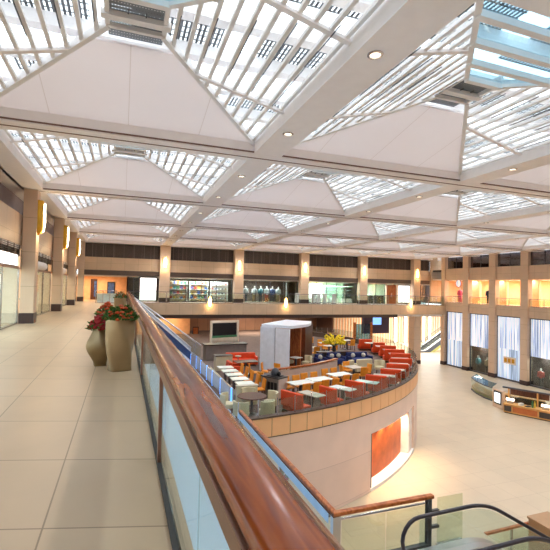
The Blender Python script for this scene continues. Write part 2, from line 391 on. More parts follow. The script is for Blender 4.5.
def coffer(x0, x1, y0, y1):
    xc, yc = (x0+x1)/2, (y0+y1)/2; hx, hy = (x1-x0)/2-BW, (y1-y0)/2-.34
    P = lambda sx, sy, t: Vector((xc+sx*lerp(hx, HA, t), yc+sy*lerp(hy, HA, t), lerp(ZB, ZA, t)))
    pan = MB().slab([P(-1, 1, 0), P(1, 1, 0), P(1, 1, .86), P(-1, 1, .86)], -.05)
    o = struct('ceiling_coffer', pan, 'ceil_panel')
    # skirt from beam to pyramid foot, and a white kerb round the top opening
    k = MB()
    for s in (-1, 1):
        k.box(xc+s*HA-.04, xc+s*HA+.04, yc-HA-.04, yc+HA+.04, ZA-.03, ZA+.2)
        k.box(xc-HA, xc+HA, yc+s*HA-.04, yc+s*HA+.04, ZA-.05, ZA+.03)
    struct('kerb', k, 'louvre_white', o)
    hip = MB()
    for sx in (-1, 1):
        for sy in (-1, 1): hip.bar(P(sx, sy, 0), P(sx, sy, 1), .10, .16)
    struct('hip_bar', hip, 'louvre_white', o)
    for sx in (-1, 1):                                  # the two open sides: fins along the hall
        f = MB(); n = 10
        for q in range(n):
            t = (q+.3)/n; a, b = P(sx, -1, t), P(sx, 1, t)
            f.bar(a, b, .075, .07)
        struct('louvre', f, 'louvre_white', o)
        f = MB()
        for off in (-1.7, 1.3):
            t1 = min(1., (hy-abs(off))/(hy-HA)) if abs(off) > HA else 1.
            a = Vector((xc+sx*hx, yc+off, ZB-.04)); b = Vector((xc+sx*lerp(hx, HA, t1), yc+off, lerp(ZB, ZA, t1)-.04))
            f.bar(a, b, .11, .06)
        struct('cross_bar', f, 'beam_white', o)
        f = MB()
        for q in range(6):
            t = (q*2+1.25)/n; h = lerp(hy, HA, t)*.62
            a = P(sx, 0, t); f.tube([a+Vector((0, -h, -.1)), a+Vector((0, h*.55, -.1))], .012, 5)
        struct('cable_rod', f, 'steel_dark', o)
    struct('vent_mesh', MB().box(xc-HA, xc+HA, yc-HA, yc+HA+.45, ZA+.06, ZA+.07), 'vent_mesh', o)
    struct('vent_beam', MB().box(xc-HA-.1, xc+HA+.1, yc+.1, yc+.26, ZA-.06, ZA+.04), 'louvre_white', o)
    # the glazed side: panes between white rails
    struct('glazing', MB().slab([P(-1, -1, 0), P(1, -1, 0), P(1, -1, 1), P(-1, -1, 1)], .03), 'roof_glass', o)
    f = MB()
    for t in (.0, .25, .5, .75, 1.): f.bar(P(-1, -1, t)-Vector((0, 0, .06)), P(1, -1, t)-Vector((0, 0, .06)), .12, .12)
    struct('glazing_bar', f, 'louvre_white', o)
    return o
for i in range(len(ALL)-1):
    for j in range(len(GY)-1):
        if i == 5: struct('ceiling_flat', MB().box(ALL[5]+BW, XR+.3, GY[j]+.34, GY[j+1]-.34, ZB, ZB+.1), 'ceil_panel')
        else: coffer(ALL[i], ALL[i+1], GY[j], GY[j+1])
# the weather roof above: glass on white purlins, with a fine shading mesh
nP = MB()
for k in range(31): nP.box(X0-1, XR+1, -5.6+k*1.6, -5.6+k*1.6+.3, 7.45, 7.75)
struct('roof_purlin', nP, 'louvre_white')
struct('roof_mesh', MB().box(X0-1, XR+1, -6, 43, 7.8, 7.82), 'roof_mesh')
# ---- sky over the roof
w = bpy.data.worlds.new('sky'); SC.world = w; w.use_nodes = True
nt = w.node_tree; bg = nt.nodes['Background']
tc = nt.nodes.new('ShaderNodeTexCoord'); sp = nt.nodes.new('ShaderNodeSeparateXYZ'); nt.links.new(tc.outputs['Generated'], sp.inputs[0])
r = nt.nodes.new('ShaderNodeValToRGB'); r.color_ramp.elements[0].color = (.80, .87, .92, 1); r.color_ramp.elements[1].color = (.88, .94, 1, 1)
nt.links.new(sp.outputs[2], r.inputs[0]); nt.links.new(r.outputs[0], bg.inputs[0]); bg.inputs[1].default_value = 2.7
# ---- recessed lamps in the deep beams
dl = thing('downlight', 'small round recessed lamp in the white ceiling beam', 'downlight', (3.69, 5.7, ZC), 0, 'recessed lamps in the ceiling beams')
obj('trim_ring', MB().lathe([(.13, -.012), (.13, .0), (.095, .0), (.095, -.02), (.13, -.012)], n=20, cap=False), 'steel', dl)
obj('lens', MB().lathe([(.09, -.006), (.09, .0)], n=16), 'lamp_lens', dl)
light('lamp', 'SPOT', (0, 0, -.04), 260, (.96, .97, 1.), .2, spot=2.5, parent=dl)
for x in GX[1:5]:
    for j, y0 in enumerate(GY[:-1]):
        for q in (.27, .73):
            y = lerp(y0, GY[j+1], q)
            if (x, j, q) == (GX[1], 1, .27): dl.location = (x-.09, 5.7, ZC); continue
            if y > -4: dup(dl, (x-.09, y, ZC), label=None)
# ------------------------------------------------------------------ walls and shops
mat('shop_white', (240, 238, 236), rough=.6); mat('shop_mint', (196, 226, 200), rough=.6); mat('shop_dark', (62, 48, 44), rough=.6)
mat('shop_orange', (240, 188, 140), rough=.6, var=.08); mat('shop_cream', (232, 214, 190), rough=.6)
emit_mat('light_window', (255, 250, 244), 2.2); emit_mat('light_panel', (255, 246, 232), 3.); emit_mat('warm_panel', (255, 200, 140), 2.)
emit_mat('sign_white', (250, 252, 255), 2.2)
mat('black', (22, 20, 22), rough=.4); mat('picture_blue', (60, 90, 150), rough=.4, var=.6, scale=6.)
mat('fabric_white', (232, 232, 236), rough=.8, var=.1); mat('skin_white', (226, 214, 206), rough=.5)
for nme, c in dict(red=(196, 60, 52), blue=(66, 92, 158), navy=(44, 52, 84), green=(74, 128, 84), yellow=(222, 186, 70), orange=(224, 120, 52), purple=(116, 84, 140), pink=(226, 96, 138), teal=(70, 140, 150), tan=(190, 154, 116)).items():
    mat('goods_'+nme, c, rough=.6, var=.15, scale=8.)
YW = YF+.22                                            # face of the upper far wall
# upper far wall
struct('wall_far', MB().box(-9, XR+.3, YW, YW+.4, 2.92, 4.13), 'stone')
struct('trim_far_soffit', MB().box(-3.4, XR, YW-.06, YW+.5, 2.46, 2.92), 'dark_strip')
struct('ceiling_far_shops', MB().box(-9, XR+.3, YW+.3, 52, 2.36, 2.5), 'ceil_white')
struct('wall_far_upper', MB().box(-9, XR+.3, YW+.6, YW+.9, 4.1, 6.2), 'shop_dark')
colx = GX + [XR+.6]
for i in range(6):
    a, b = colx[i]+.5, colx[i+1]-.5
    if i == 0: a = -3.3
    o = struct('window_%d' % (i+1), MB().box(a, b, YW+.1, YW+.16, 4.15, 5.42), 'vent_dark')
    f = MB()
    for k in range(1, 8): x = lerp(a, b, k/8); f.box(x-.03, x+.03, YW+.06, YW+.12, 4.15, 5.42)
    for k in range(12): f.box(a, b, YW+.08, YW+.1, 4.2+k*.1, 4.23+k*.1)
    struct('window_frame', f, 'vent_slat', o)
for i in range(1, 6): column(GX[i], YF-.05, .96, .7, 0, ZC)
struct('wall_far_end', MB().box(-9, -8.8, YF, 52, 0, 3), 'shop_orange')
struct('wall_shop_back', MB().box(-9, XR, 49.8, 50, 0, 2.6), 'shop_cream')
# partitions between the shops
SB = 46.3
def room(x0, x1, m, back=SB, floor=None):
    struct('wall_shop', MB().box(x0, x1, back, back+.1, 0, 2.4), m)
    struct('wall_shop_side', MB().box(x0-.05, x0+.05, YW+.3, back, 0, 2.4), m)
    struct('wall_shop_side', MB().box(x1-.05, x1+.05, YW+.3, back, 0, 2.4), m)
def shopglass(n, x0, x1, m='glass_shop', mull=4, z1=2.36):
    o = struct('window_%d' % n, MB().box(x0, x1, YW+.3, YW+.32, .05, z1), m)
    f = MB()
    for k in range(mull+1): x = lerp(x0, x1, k/mull); f.box(x-.025, x+.025, YW+.27, YW+.35, 0, z1)
    f.box(x0, x1, YW+.27, YW+.35, 0, .08)
    struct('window_frame', f, 'steel_dark', o)
def px(x, Y=YW+.3): return atY(x, 290, Y).x
# bay 0: the orange lit passage at the end of the walkway
struct('wall_passage', MB().box(-8.8, px(128), 46.6, 46.7, 0, 2.5), 'shop_orange')
light('passage_lamp', 'AREA', (-2.5, 44.2, 2.3), 140, WARM, 3.)
d = struct('door_1', MB().box(px(90.5, 46.5), px(97, 46.5), 46.5, 46.6, 0, 2.1), 'wood_dark')
struct('door_pane', MB().box(px(94, 46.4), px(96.4, 46.4), 46.46, 46.5, .3, 1.9), 'picture_blue', d)
t = thing('framed_poster', 'dark blue poster in a black frame on the orange passage wall', 'poster', (px(111, 46.5), 46.5, .55))
wd = px(114.8, 46.5)-px(107, 46.5)
fr = MB().box(-wd/2, wd/2, 0, .08, 0, 1.3); obj('frame', fr, 'black', t); obj('print', MB().box(-wd/2+.1, wd/2-.1, -.015, 0, .1, 1.2), 'picture_blue', t)
struct('wall_shop_side', MB().box(px(127.5)-.05, px(127.5)+.05, YW+.3, SB, 0, 2.4), 'shop_dark')
room(px(127.5), GX[1]+.1, 'shop_dark')
shopglass(7, px(128), px(139), 'glass_shop', 2)
o = struct('window_8', MB().box(px(140), px(156), YW+.3, YW+.36, .15, 2.3), 'light_window')
struct('window_frame', MB().box(px(139), px(140), YW+.24, YW+.4, 0, 2.4).box(px(156), px(157), YW+.24, YW+.4, 0, 2.4).box(px(139), px(157), YW+.24, YW+.4, 2.3, 2.42), 'shop_dark', o)
# desks and seats at the head of the walkway
t = thing('reception_desk', 'white low desk behind the glass rail at the far end of the walkway', 'desk', (px(110, 40), 40.4, 0))
obj('top', MB().box(-1.1, 1.1, -.35, .35, .72, .78), 'shop_white', t, bevel=.01); obj('panel', MB().box(-1.0, 1.0, -.3, -.24, 0, .72), 'fabric_white', t); obj('side', MB().box(-1.05, -1., -.3, .3, 0, .72), 'shop_white', t); obj('side', MB().box(1., 1.05, -.3, .3, 0, .72), 'shop_white', t)
# ---- railing maker (glass panes between posts, a rail on top), local along +x
def railing(name, label, p0, p1, h, posts, rail='steel', glass='glass', post='steel', group=None, rr=.03, base=.12, cat='railing'):
    p0 = Vector(p0); p1 = Vector(p1); L = (p1-p0).length; a = math.atan2(p1.y-p0.y, p1.x-p0.x)
    t = thing(name, label, cat, p0, a, group)
    obj('handrail', MB().tube([(0, 0, h), (L, 0, h)], rr, 8), rail, t, smooth=True)
    for k in range(posts+1):
        x = L*k/posts
        obj('post', MB().box(x-.02, x+.02, -.025, .025, 0, h-.02), post, t)
        if k < posts: obj('glass_pane', MB().box(x+.04, x+L/posts-.04, -.008, .008, base, h-.1), glass, t)
    obj('base_rail', MB().box(0, L, -.04, .04, 0, .06), 'steel', t)
    return t
bx = [.55] + [GX[i] for i in range(1, 6)] + [XR-.05]
names = ['beside the long wooden handrail', 'in front of the lit goods shelves', 'in front of the dressed mannequins', 'in front of the mint green shop', 'in front of the brown doors', 'by the dark corner shop']
for i in range(6):
    railing('balcony_railing', 'dark topped glass railing of the far balcony ' + names[i], (bx[i]+.03, YS+.12, 0), (bx[i+1]-.03, YS+.12, 0), 1.02, 4 if i else 2, rail='steel_dark', group='glass railings along the far balcony')
railing('glass_rail', 'short glass rail across the walkway in front of the white desk', (px(95.5, 38), 38.6, 0), (px(117, 38), 38.6, 0), 1.05, 3)
# ---- shop contents on the far balcony
goods = ['red', 'blue', 'green', 'yellow', 'orange', 'purple', 'tan', 'teal']
# bay 1
xa, xb = GX[1]+.55, GX[2]-.55
room(GX[1], GX[2], 'shop_dark'); shopglass(9, xa, xb, 'glass_shop', 4)
light('shop_lamp', 'AREA', ((xa+xb)/2, 44.2, 2.3), 420, WHITE, 5., size_y=1.5)
for q, (u0, u1, lab, plan) in enumerate([(px(170), px(190), 'tall shelf rack of small red and green goods behind the first far shop window', 0), (px(192), px(212), 'pale shelf rack of blue and yellow goods in the middle of the far shop', 1), (px(214), px(233), 'white lit shelf rack with rows of shoes in the far shop', 2)]):
    t = thing('shelf_rack', lab, 'shelf', ((u0+u1)/2, 44.3+q*.2, 0)); wd = (u1-u0)-.2
    obj('back_panel', MB().box(-wd/2, wd/2, .2, .25, 0, 2.1), 'shop_white' if q == 2 else 'shop_cream', t)
    for k in range(4): obj('shelf', MB().box(-wd/2, wd/2, -.2, .2, .25+k*.5, .29+k*.5), 'shop_white', t)
    obj('side', MB().box(-wd/2-.04, -wd/2, -.2, .25, 0, 2.1), 'shop_white', t); obj('side', MB().box(wd/2, wd/2+.04, -.2, .25, 0, 2.1), 'shop_white', t)
    for k in range(4):
        for j in range(5):
            g = goods[(j*3+k*2+q) % 8] if q < 2 else ['navy', 'tan', 'red', 'blue', 'black'][(j+k) % 5]
            w_ = wd/5*.62; h_ = random.uniform(.2, .36) if q < 2 else .14
            x = -wd/2+(j+.5)*wd/5
            mb = MB().box(-w_/2, w_/2, -.12, .12, 0, h_) if q < 2 else MB().lathe([(w_*.5, 0), (w_*.5, .05), (w_*.3, .09), (w_*.2, .15)], n=10, sy=.5)
            o = obj('boxed_goods' if q < 2 else 'shoe', mb, 'goods_'+g if g != 'black' else 'black', bevel=.01); o.location = (t.location.x+x, t.location.y, .29+k*.5)
            tag(o, ['small coloured boxed goods on the tall rack at the left of the far shop', 'small coloured boxed goods on the pale middle rack of the far shop', 'small shoe on the white lit rack of the far shop'][q], 'goods' if q < 2 else 'shoe', ['goods on the tall far shop rack', 'goods on the pale far shop rack', 'shoes on the white lit rack'][q])
# mannequins
def skin_body(edges, pts, rad, name, m, parent=None):
    me = bpy.data.meshes.new(name); me.from_pydata([Vector(p) for p in pts], edges, [])
    o = bpy.data.objects.new(name, me); COL.objects.link(o)
    o.modifiers.new('skin', 'SKIN'); sv = me.skin_vertices[0].data
    for i, r_ in enumerate(rad): sv[i].radius = (r_, r_) if not isinstance(r_, tuple) else r_
    sv[0].use_root = True
    o.modifiers.new('sub', 'SUBSURF').levels = 2; o.modifiers['sub'].render_levels = 2
    dg = bpy.context.evaluated_depsgraph_get(); me2 = bpy.data.meshes.new_from_object(o.evaluated_get(dg))
    o.modifiers.clear(); o.data = me2; me2.materials.clear(); me2.materials.append(MT[m])
    for p in me2.polygons: p.use_smooth = True
    o.name = name
    if parent is not None: o.parent = parent
    return o
BODY_P = [(0, 0, .98), (0, 0, 1.2), (0, 0, 1.42), (0, 0, 1.52), (0, -.02, 1.64), (0, -.01, 1.76),
          (.19, 0, 1.42), (.26, .02, 1.15), (.25, -.06, .9), (-.19, 0, 1.42), (-.27, .02, 1.15), (-.24, -.05, .9),
          (.1, 0, .92), (.11, -.01, .5), (.11, .02, .08), (.12, -.12, .04), (-.1, 0, .92), (-.11, .01, .5), (-.12, .03, .08), (-.13, -.11, .04)]
BODY_E = [(0, 1), (1, 2), (2, 3), (3, 4), (4, 5), (2, 6), (6, 7), (7, 8), (2, 9), (9, 10), (10, 11), (0, 12), (12, 13), (13, 14), (14, 15), (0, 16), (16, 17), (17, 18), (18, 19)]
BODY_R = [(.16, .11), (.13, .1), (.17, .1), .055, (.085, .1), .07, .06, .045, .035, .06, .045, .035, .085, .065, .045, .035, .085, .065, .045, .035]
def mannequin(label, loc, rz, top, bottom, group=None, cat='mannequin'):
    t = thing('mannequin', label, cat, loc, rz, group)
    skin_body(BODY_E, BODY_P, BODY_R, 'body', 'skin_white', t)
    obj('jacket', MB().lathe([(.2, .86), (.19, 1.1), (.2, 1.3), (.2, 1.42), (.1, 1.5)], n=14, sy=.72, cap=False), top, t, smooth=True)
    for s in (-1, 1):
        obj('sleeve', MB().tube([(s*.19, 0, 1.43), (s*.265, .02, 1.15), (s*.25, -.06, .93)], [.085, .07, .06], 8), top, t, smooth=True)
        obj('trouser_leg', MB().tube([(s*.1, 0, .95), (s*.11, 0, .5), (s*.115, .02, .1)], [.115, .09, .075], 8), bottom, t, smooth=True)
    obj('stand', MB().lathe([(.2, 0), (.2, .025)], n=16), 'steel', t)
    return t
# bay 2: mannequins in a dark window
room(GX[2], GX[3], 'shop_dark'); shopglass(10, GX[2]+.55, GX[3]-.55, 'glass_shop', 4)
light('shop_lamp', 'AREA', (px(262), 43.6, 2.3), 420, WHITE, 4., size_y=.8)
for x, tp, bt, lab in [(245.5, 'fabric_white', 'goods_navy', 'white mannequin in a white top, nearest the second far column lamp'), (254.5, 'fabric_white', 'goods_tan', 'white mannequin in a pale top beside the dark dressed one'),
                       (260.8, 'goods_teal', 'goods_navy', 'mannequin in a teal jacket in the middle of the window line'), (266.6, 'fabric_white', 'goods_red', 'mannequin in red trousers between two bluish ones'),
                       (272.4, 'goods_blue', 'goods_navy', 'tall mannequin in a blue jacket near the end of the window line'), (278.3, 'fabric_white', 'goods_tan', 'white mannequin at the end of the line, beside the pale post')]:
    mannequin(lab, (px(x, 43.2), 43.2, 0), random.uniform(-.4, .4), tp, bt, 'mannequins in the dark far window')
t = thing('display_cabinet', 'low lit glass cabinet behind the mannequins in the dark far shop', 'cabinet', (px(293, 44)-.75, 44.6, 0))
obj('body', MB().box(-.6, .6, -.3, .3, 0, .6), 'wood_dark', t); obj('glass_case', MB().box(-.6, .6, -.3, .3, .6, 1.2), 'glass_shop', t); obj('top', MB().box(-.62, .62, -.33, .33, 1.2, 1.24), 'steel', t)
t = thing('display_post', 'pale slim post beside the white mannequin in the far window', 'post', (px(286.5, 43.1), 43.1, 0))
obj('pole', MB().box(-.05, .05, -.05, .05, .02, 2.2), 'shop_white', t); obj('foot', MB().box(-.12, .12, -.12, .12, 0, .02), 'steel', t)
# bay 3: mint shop with white displays
room(GX[3], GX[4], 'shop_mint'); shopglass(11, GX[3]+.55, GX[4]-.55, 'glass_shop', 5)
light('shop_lamp', 'AREA', (px(335), 44.2, 2.3), 520, WHITE, 5., size_y=1.5)
for x0, x1, z1, m_, nm, lab in [(309.5, 323, 2.2, 'light_window', 'lit_display', 'bright white lit panel at the left of the mint green shop'), (326, 339, 1.9, 'glass_shop', 'glass_cabinet', 'glass cabinet in the middle of the mint green shop'), (343, 357, 1.9, 'glass_shop', 'glass_cabinet', 'glass cabinet at the right side of the mint green shop')]:
    a, b = px(x0, 44), px(x1, 44); w2 = (b-a)/2
    t = thing(nm, lab, 'display', ((a+b)/2, 44.3, 0))
    obj('plinth', MB().box(-w2, w2, -.2, .2, 0, .5), 'shop_white', t); obj('case' if 'cab' in nm else 'panel', MB().box(-w2+.05, w2-.05, -.15, .15, .5, z1), m_, t)
    obj('cap', MB().box(-w2, w2, -.2, .2, z1, z1+.1), 'goods_yellow' if nm == 'lit_display' else 'shop_mint', t)
    if 'cab' in nm:
        for k in range(3): obj('shelf', MB().box(-w2+.06, w2-.06, -.12, .12, .8+k*.35, .83+k*.35), 'shop_white', t)
for k, x in enumerate((302.5, 309, 314, 320, 329)):
    t = thing('display_stand', 'white display stand of the mint shop, %s from its left column' % ORD[k], 'stand', (px(x, 42.3) if k else px(304.5, 41.2)-.9, 41.1, 0), 0, 'white display stands on the far balcony')
    obj('board', MB().cbox((0, 0, .6), (.45, .05, 1.), tilt=.15), 'fabric_white', t); obj('foot', MB().box(-.22, .22, -.15, .18, 0, .05), 'steel', t)
# bay 4
room(GX[4], GX[5], 'shop_mint')
shopglass(12, px(366.5), px(385), 'glass_shop', 2)
light('shop_lamp', 'AREA', (px(375), 44.2, 2.3), 380, WHITE, 3., size_y=1.5)
d = struct('door_2', MB().box(px(386.5), px(396), YW+.3, YW+.38, 0, 2.25), 'wood_orange')
struct('door_handle', MB().box(px(391.2), px(391.7), YW+.24, YW+.3, .7, 1.3), 'steel', d); struct('door_frame', MB().box(px(386), px(386.8), YW+.26, YW+.42, 0, 2.36).box(px(396), px(398), YW+.26, YW+.42, 0, 2.36), 'shop_cream', d)
struct('window_13', MB().box(px(398.5), px(409.5), YW+.3, YW+.36, .2, 2.2), 'light_window')
t = thing('counter', 'dark counter behind the glass of the mint green shop front', 'counter', (px(376, 43.5), 43.6, 0)); obj('body', MB().box(-1, 1, -.3, .3, 0, .9), 'shop_dark', t); obj('top', MB().box(-1.05, 1.05, -.35, .35, .9, .95), 'black', t)
# bay 5
room(GX[5], XR+2.5, 'shop_dark'); shopglass(14, GX[5]+.55, XR-.3, 'glass_shop', 4)
light('shop_lamp', 'AREA', (px(432), 44.2, 2.3), 260, WHITE, 2., size_y=1.)
mannequin('white dressed mannequin alone in the dark corner shop of the far balcony', (px(436.5, 43.3), 43.3, 0), .2, 'fabric_white', 'fabric_white')
# ---- sconces on the far columns and on the balcony edge
emit_mat('lamp_glow', (255, 200, 110), 9.); mat('brass', (214, 164, 60), rough=.3, metal=.9)
def sconce(label, loc, group, cat='wall lamp', s=1., watts=14):
    t = thing('wall_sconce', label, cat, loc, 0, group); t.scale = (s, s, s)
    obj('backplate', MB().box(-.12, .12, -.02, 0, -.55, .55), 'brass', t)
    obj('shade', MB().lathe([(.1, -.5), (.17, -.1), (.15, .3), (.07, .55)], n=14, a0=PI, a1=2*PI, cap=False), 'lamp_glow', t, smooth=True)
    obj('tip', MB().lathe([(.11, -.54), (.11, -.49)], n=12, a0=PI, a1=2*PI), 'brass', t)
    light('lamp', 'POINT', (0, -.42, -.5), watts, (1., .66, .3), .1, parent=t)
    return t
lampy = [263, 266, 268, 271, 274]
where = ['above the far white shop window', 'left of the dressed mannequins', 'before the mint green shop', 'right of the mint green shop', 'beside the dark corner shop']
for i in range(1, 6):
    p = atY(0, 0, 1)
    xx = [164.5, 239, 305, 364, 416][i-1]
    z = atY(xx, lampy[i-1], YF-.42).z
    sconce('lit gold wall lamp on the far stone column ' + where[i-1], (GX[i], YF-.42, z), 'gold wall lamps on the far columns', watts=24)
for x, y, wq in [(210, 302, 'below the goods shelves'), (286, 303, 'below the mannequin window'), (411, 303.5, 'near the far right corner')]:
    p = atY(x, y, YS-.02); sconce('lit gold lamp on the far balcony edge ' + wq, (p.x, YS-.005, p.z), 'gold lamps on the balcony edge', s=.9, watts=16)
# ------------------------------------------------------------------ left shop fronts
mat('gold_leaf', (214, 160, 44), rough=.35, metal=.6); emit_mat('lamp_white', (255, 244, 220), 9.)
leftn = {19.60: 'nearest column of the left wall', 27.52: 'second column of the left wall', 34.77: 'third column of the left wall'}
for y in GY[3:6]:
    t = thing('wall_sconce', 'tall tapering gold wall lamp on the ' + leftn[y], 'wall lamp', (-3.385, y-.02, 4.38), 0, 'tall gold lamps on the left columns')
    obj('shade', MB().lathe([(.16, -.68), (.2, -.5), (.2, .66), (.18, .68)], n=14, a0=-PI/2, a1=PI/2, cap=False), 'gold_leaf', t, smooth=True)
    obj('diffuser', MB().lathe([(.1, -.6), (.15, -.2), (.13, .6)], n=10, a0=-.1, a1=1.4, cap=False).move(Matrix.Translation((.12, .06, 0))), 'lamp_white', t)
    obj('bracket', MB().box(0, .06, -.05, .05, -.75, -.66), 'brass', t)
    light('lamp', 'POINT', (.42, .1, -.75), 30, (1., .7, .38), .08, parent=t)
def zrow(x, y): return atX(x, y, WL).z
bays = [(GY[j]+.36, GY[j+1]-.26) for j in range(0, 6)]
for j, (y0, y1) in enumerate(bays):
    if y1 < 0: continue
    o = struct('window_%d' % (15+j), MB().box(WL-.03, WL-.01, y0, y1, .06, 2.2), 'glass_shop')
    f = MB()
    for k in range(4): y = lerp(y0, y1, k/3); f.box(WL-.05, WL+.02, y-.02, y+.02, 0, 2.24)
    f.box(WL-.05, WL+.02, y0, y1, 0, .06); struct('window_frame', f, 'steel', o)
    struct('lintel', MB().box(WL-.1, WL, y0, y1, 2.2, 2.3), 'steel_rose', o)
    v = MB()
    for k in range(6): v.cbox((WL-.06, (y0+y1)/2, 2.76+k*.07), (.12, y1-y0, .02), 0, 0)
    n = int((y1-y0)/.9)
    for k in range(n+1): y = lerp(y0, y1, k/n); v.box(WL-.12, WL+.0, y-.03, y+.03, 2.7, 3.16)
    struct('vent_grille', v, 'vent_slat', o); struct('vent_back', MB().box(WL-.2, WL-.16, y0, y1, 2.3, 3.16), 'black', o)
    struct('wall_shop_side', MB().box(-9, WL-.04, y0-.3, y0-.2, 0, 3), 'shop_cream')
    light('shop_lamp', 'AREA', (-6.2, (y0+y1)/2, 2.9), 420 if j <= 2 else 300, COOL if j <= 2 else SOFT, 3.5)
    if j in (1, 2):
        t = thing('shop_sign', ['white lit shop sign over the glazed front before the nearest left column', ][0] if j == 2 else 'white lit shop sign over the glazed front beside the viewer', 'sign', (WL+.02, (y0+y1)/2, 2.5))
        obj('lit_face', MB().box(.0, .1, -(y1-y0)/2+.3, (y1-y0)/2-.9, -.19, .2), 'sign_white', t); obj('housing', MB().box(-.02, .06, -(y1-y0)/2+.2, (y1-y0)/2-.8, -.22, .23), 'steel', t)
    else:
        t = thing('shop_sign', 'grey rounded shop sign above the glazing after the %s left column' % ORD[j-3], 'sign', (WL+.02, (y0+y1)/2-1., 2.48))
        obj('drum', MB().tube([(.06, -1.6, 0), (.06, 1.6, 0)], .2, 16), 'ceil_white', t, smooth='auto'); obj('end_cap', MB().tube([(.06, -1.64, 0), (.06, -1.6, 0)], .21, 16), 'steel', t)
t = thing('window_poster', 'orange and white poster standing in the shop window after the nearest left column', 'poster', (WL-.35, 24.2, 0))
obj('board', MB().box(-.03, .03, -1., 1., .9, 2.1), 'goods_orange', t); obj('print', MB().blob((.05, .2, 1.5), (.03, .6, .35)), 'shop_cream', t, smooth=True); obj('leg', MB().box(-.03, .03, -.9, -.84, 0, .9), 'steel', t); obj('leg', MB().box(-.03, .03, .84, .9, 0, .9), 'steel', t)
for k, (y, lab) in enumerate([(16.2, 'pale blue glass display table inside the nearest left shop window'), (22.2, 'teal topped display table in the shop after the nearest left column')]):
    t = thing('display_table', lab, 'table', (-4.8, y, 0)); obj('top', MB().box(-.4, .4, -.9, .9, .85, .9), 'goods_teal', t)
    for sx in (-1, 1):
        for sy in (-1, 1): obj('leg', MB().box(sx*.35-.03, sx*.35+.03, sy*.82-.03, sy*.82+.03, 0, .85), 'steel', t)
struct('window_30', MB().box(-9.0, -8.94, 9, 19, .2, 2.8), 'light_window')
# walls out of sight behind the viewer that close the hall
struct('wall_back', MB().box(-9, 40, -6.4, -6, -7, 8), 'stone'); struct('wall_left_low', MB().box(-9.3, -9, -6, 52, -7, 0), 'stone_y')
struct('wall_roof_left', MB().box(X0-1.2, X0-1, -6, 43, 5.5, 8), 'beam_white'); struct('wall_roof_far', MB().box(X0-1, XR+1, 43, 43.2, 5.4, 8), 'beam_white'); struct('wall_roof_right', MB().box(XR+1, XR+1.2, -6, 43, 5.4, 8), 'beam_white')
# ------------------------------------------------------------------ right wall
RY = [39.75, 36.3, 32.75, 29.1, 25.45, 21.8, 18.15, 14.5, 10.85, 7.2, 3.5]
stripe_emit('bead_window', [(.38, (84, 104, 146)), (.62, (255, 255, 255)), (.46, (160, 180, 216)), (.53, (240, 246, 255))], .10, 'Y', .46)
stripe_emit('bead_window_low', [(.36, (96, 118, 146)), (.64, (250, 252, 255)), (.5, (180, 200, 226))], .15, 'Y', .46)
struct('wall_right', MB().box(XR+.02, XR+.3, -6, RY[0], 2.94, 4.28), 'stone_y')
struct('wall_right_slab', MB().box(XR+.02, XR+.3, -6, RY[0], -.66, .38), 'stone_y')
struct('floor_right', MB().box(XR+.2, 45, -6, 42, .2, .36), 'floor_tile'); struct('ceiling_right', MB().box(XR+.3, 45, -6, 42.2, 2.96, 3.1), 'ceil_white')
struct('wall_right_back', MB().box(41, 41.2, -6, 42, .36, 3.), 'shop_orange'); struct('wall_right_upper_back', MB().box(39, 39.2, -6, 42, 4., 6.2), 'wood_dark')
struct('wall_right_corner', MB().box(XR, 41, 42, 42.2, .3, 6.2), 'stone')
struct('floor_right_upper', MB().box(XR+.3, 41, -6, 42, 4.0, 4.2), 'shop_dark')
struct('wall_right_lower', MB().box(XR+.9, XR+1.1, -6, 39.4, LZ, -.6), 'shop_dark')
mat('dark_pane', (52, 46, 46), rough=.1, spec=.8)
for i, y in enumerate(RY): column(XR+.15, y, .62, .78 if i else .55, LZ, ZC+.4, base=True)
bayn = ['corner bay', 'second bay from the far corner', 'third bay from the far corner', 'fourth bay from the far corner']
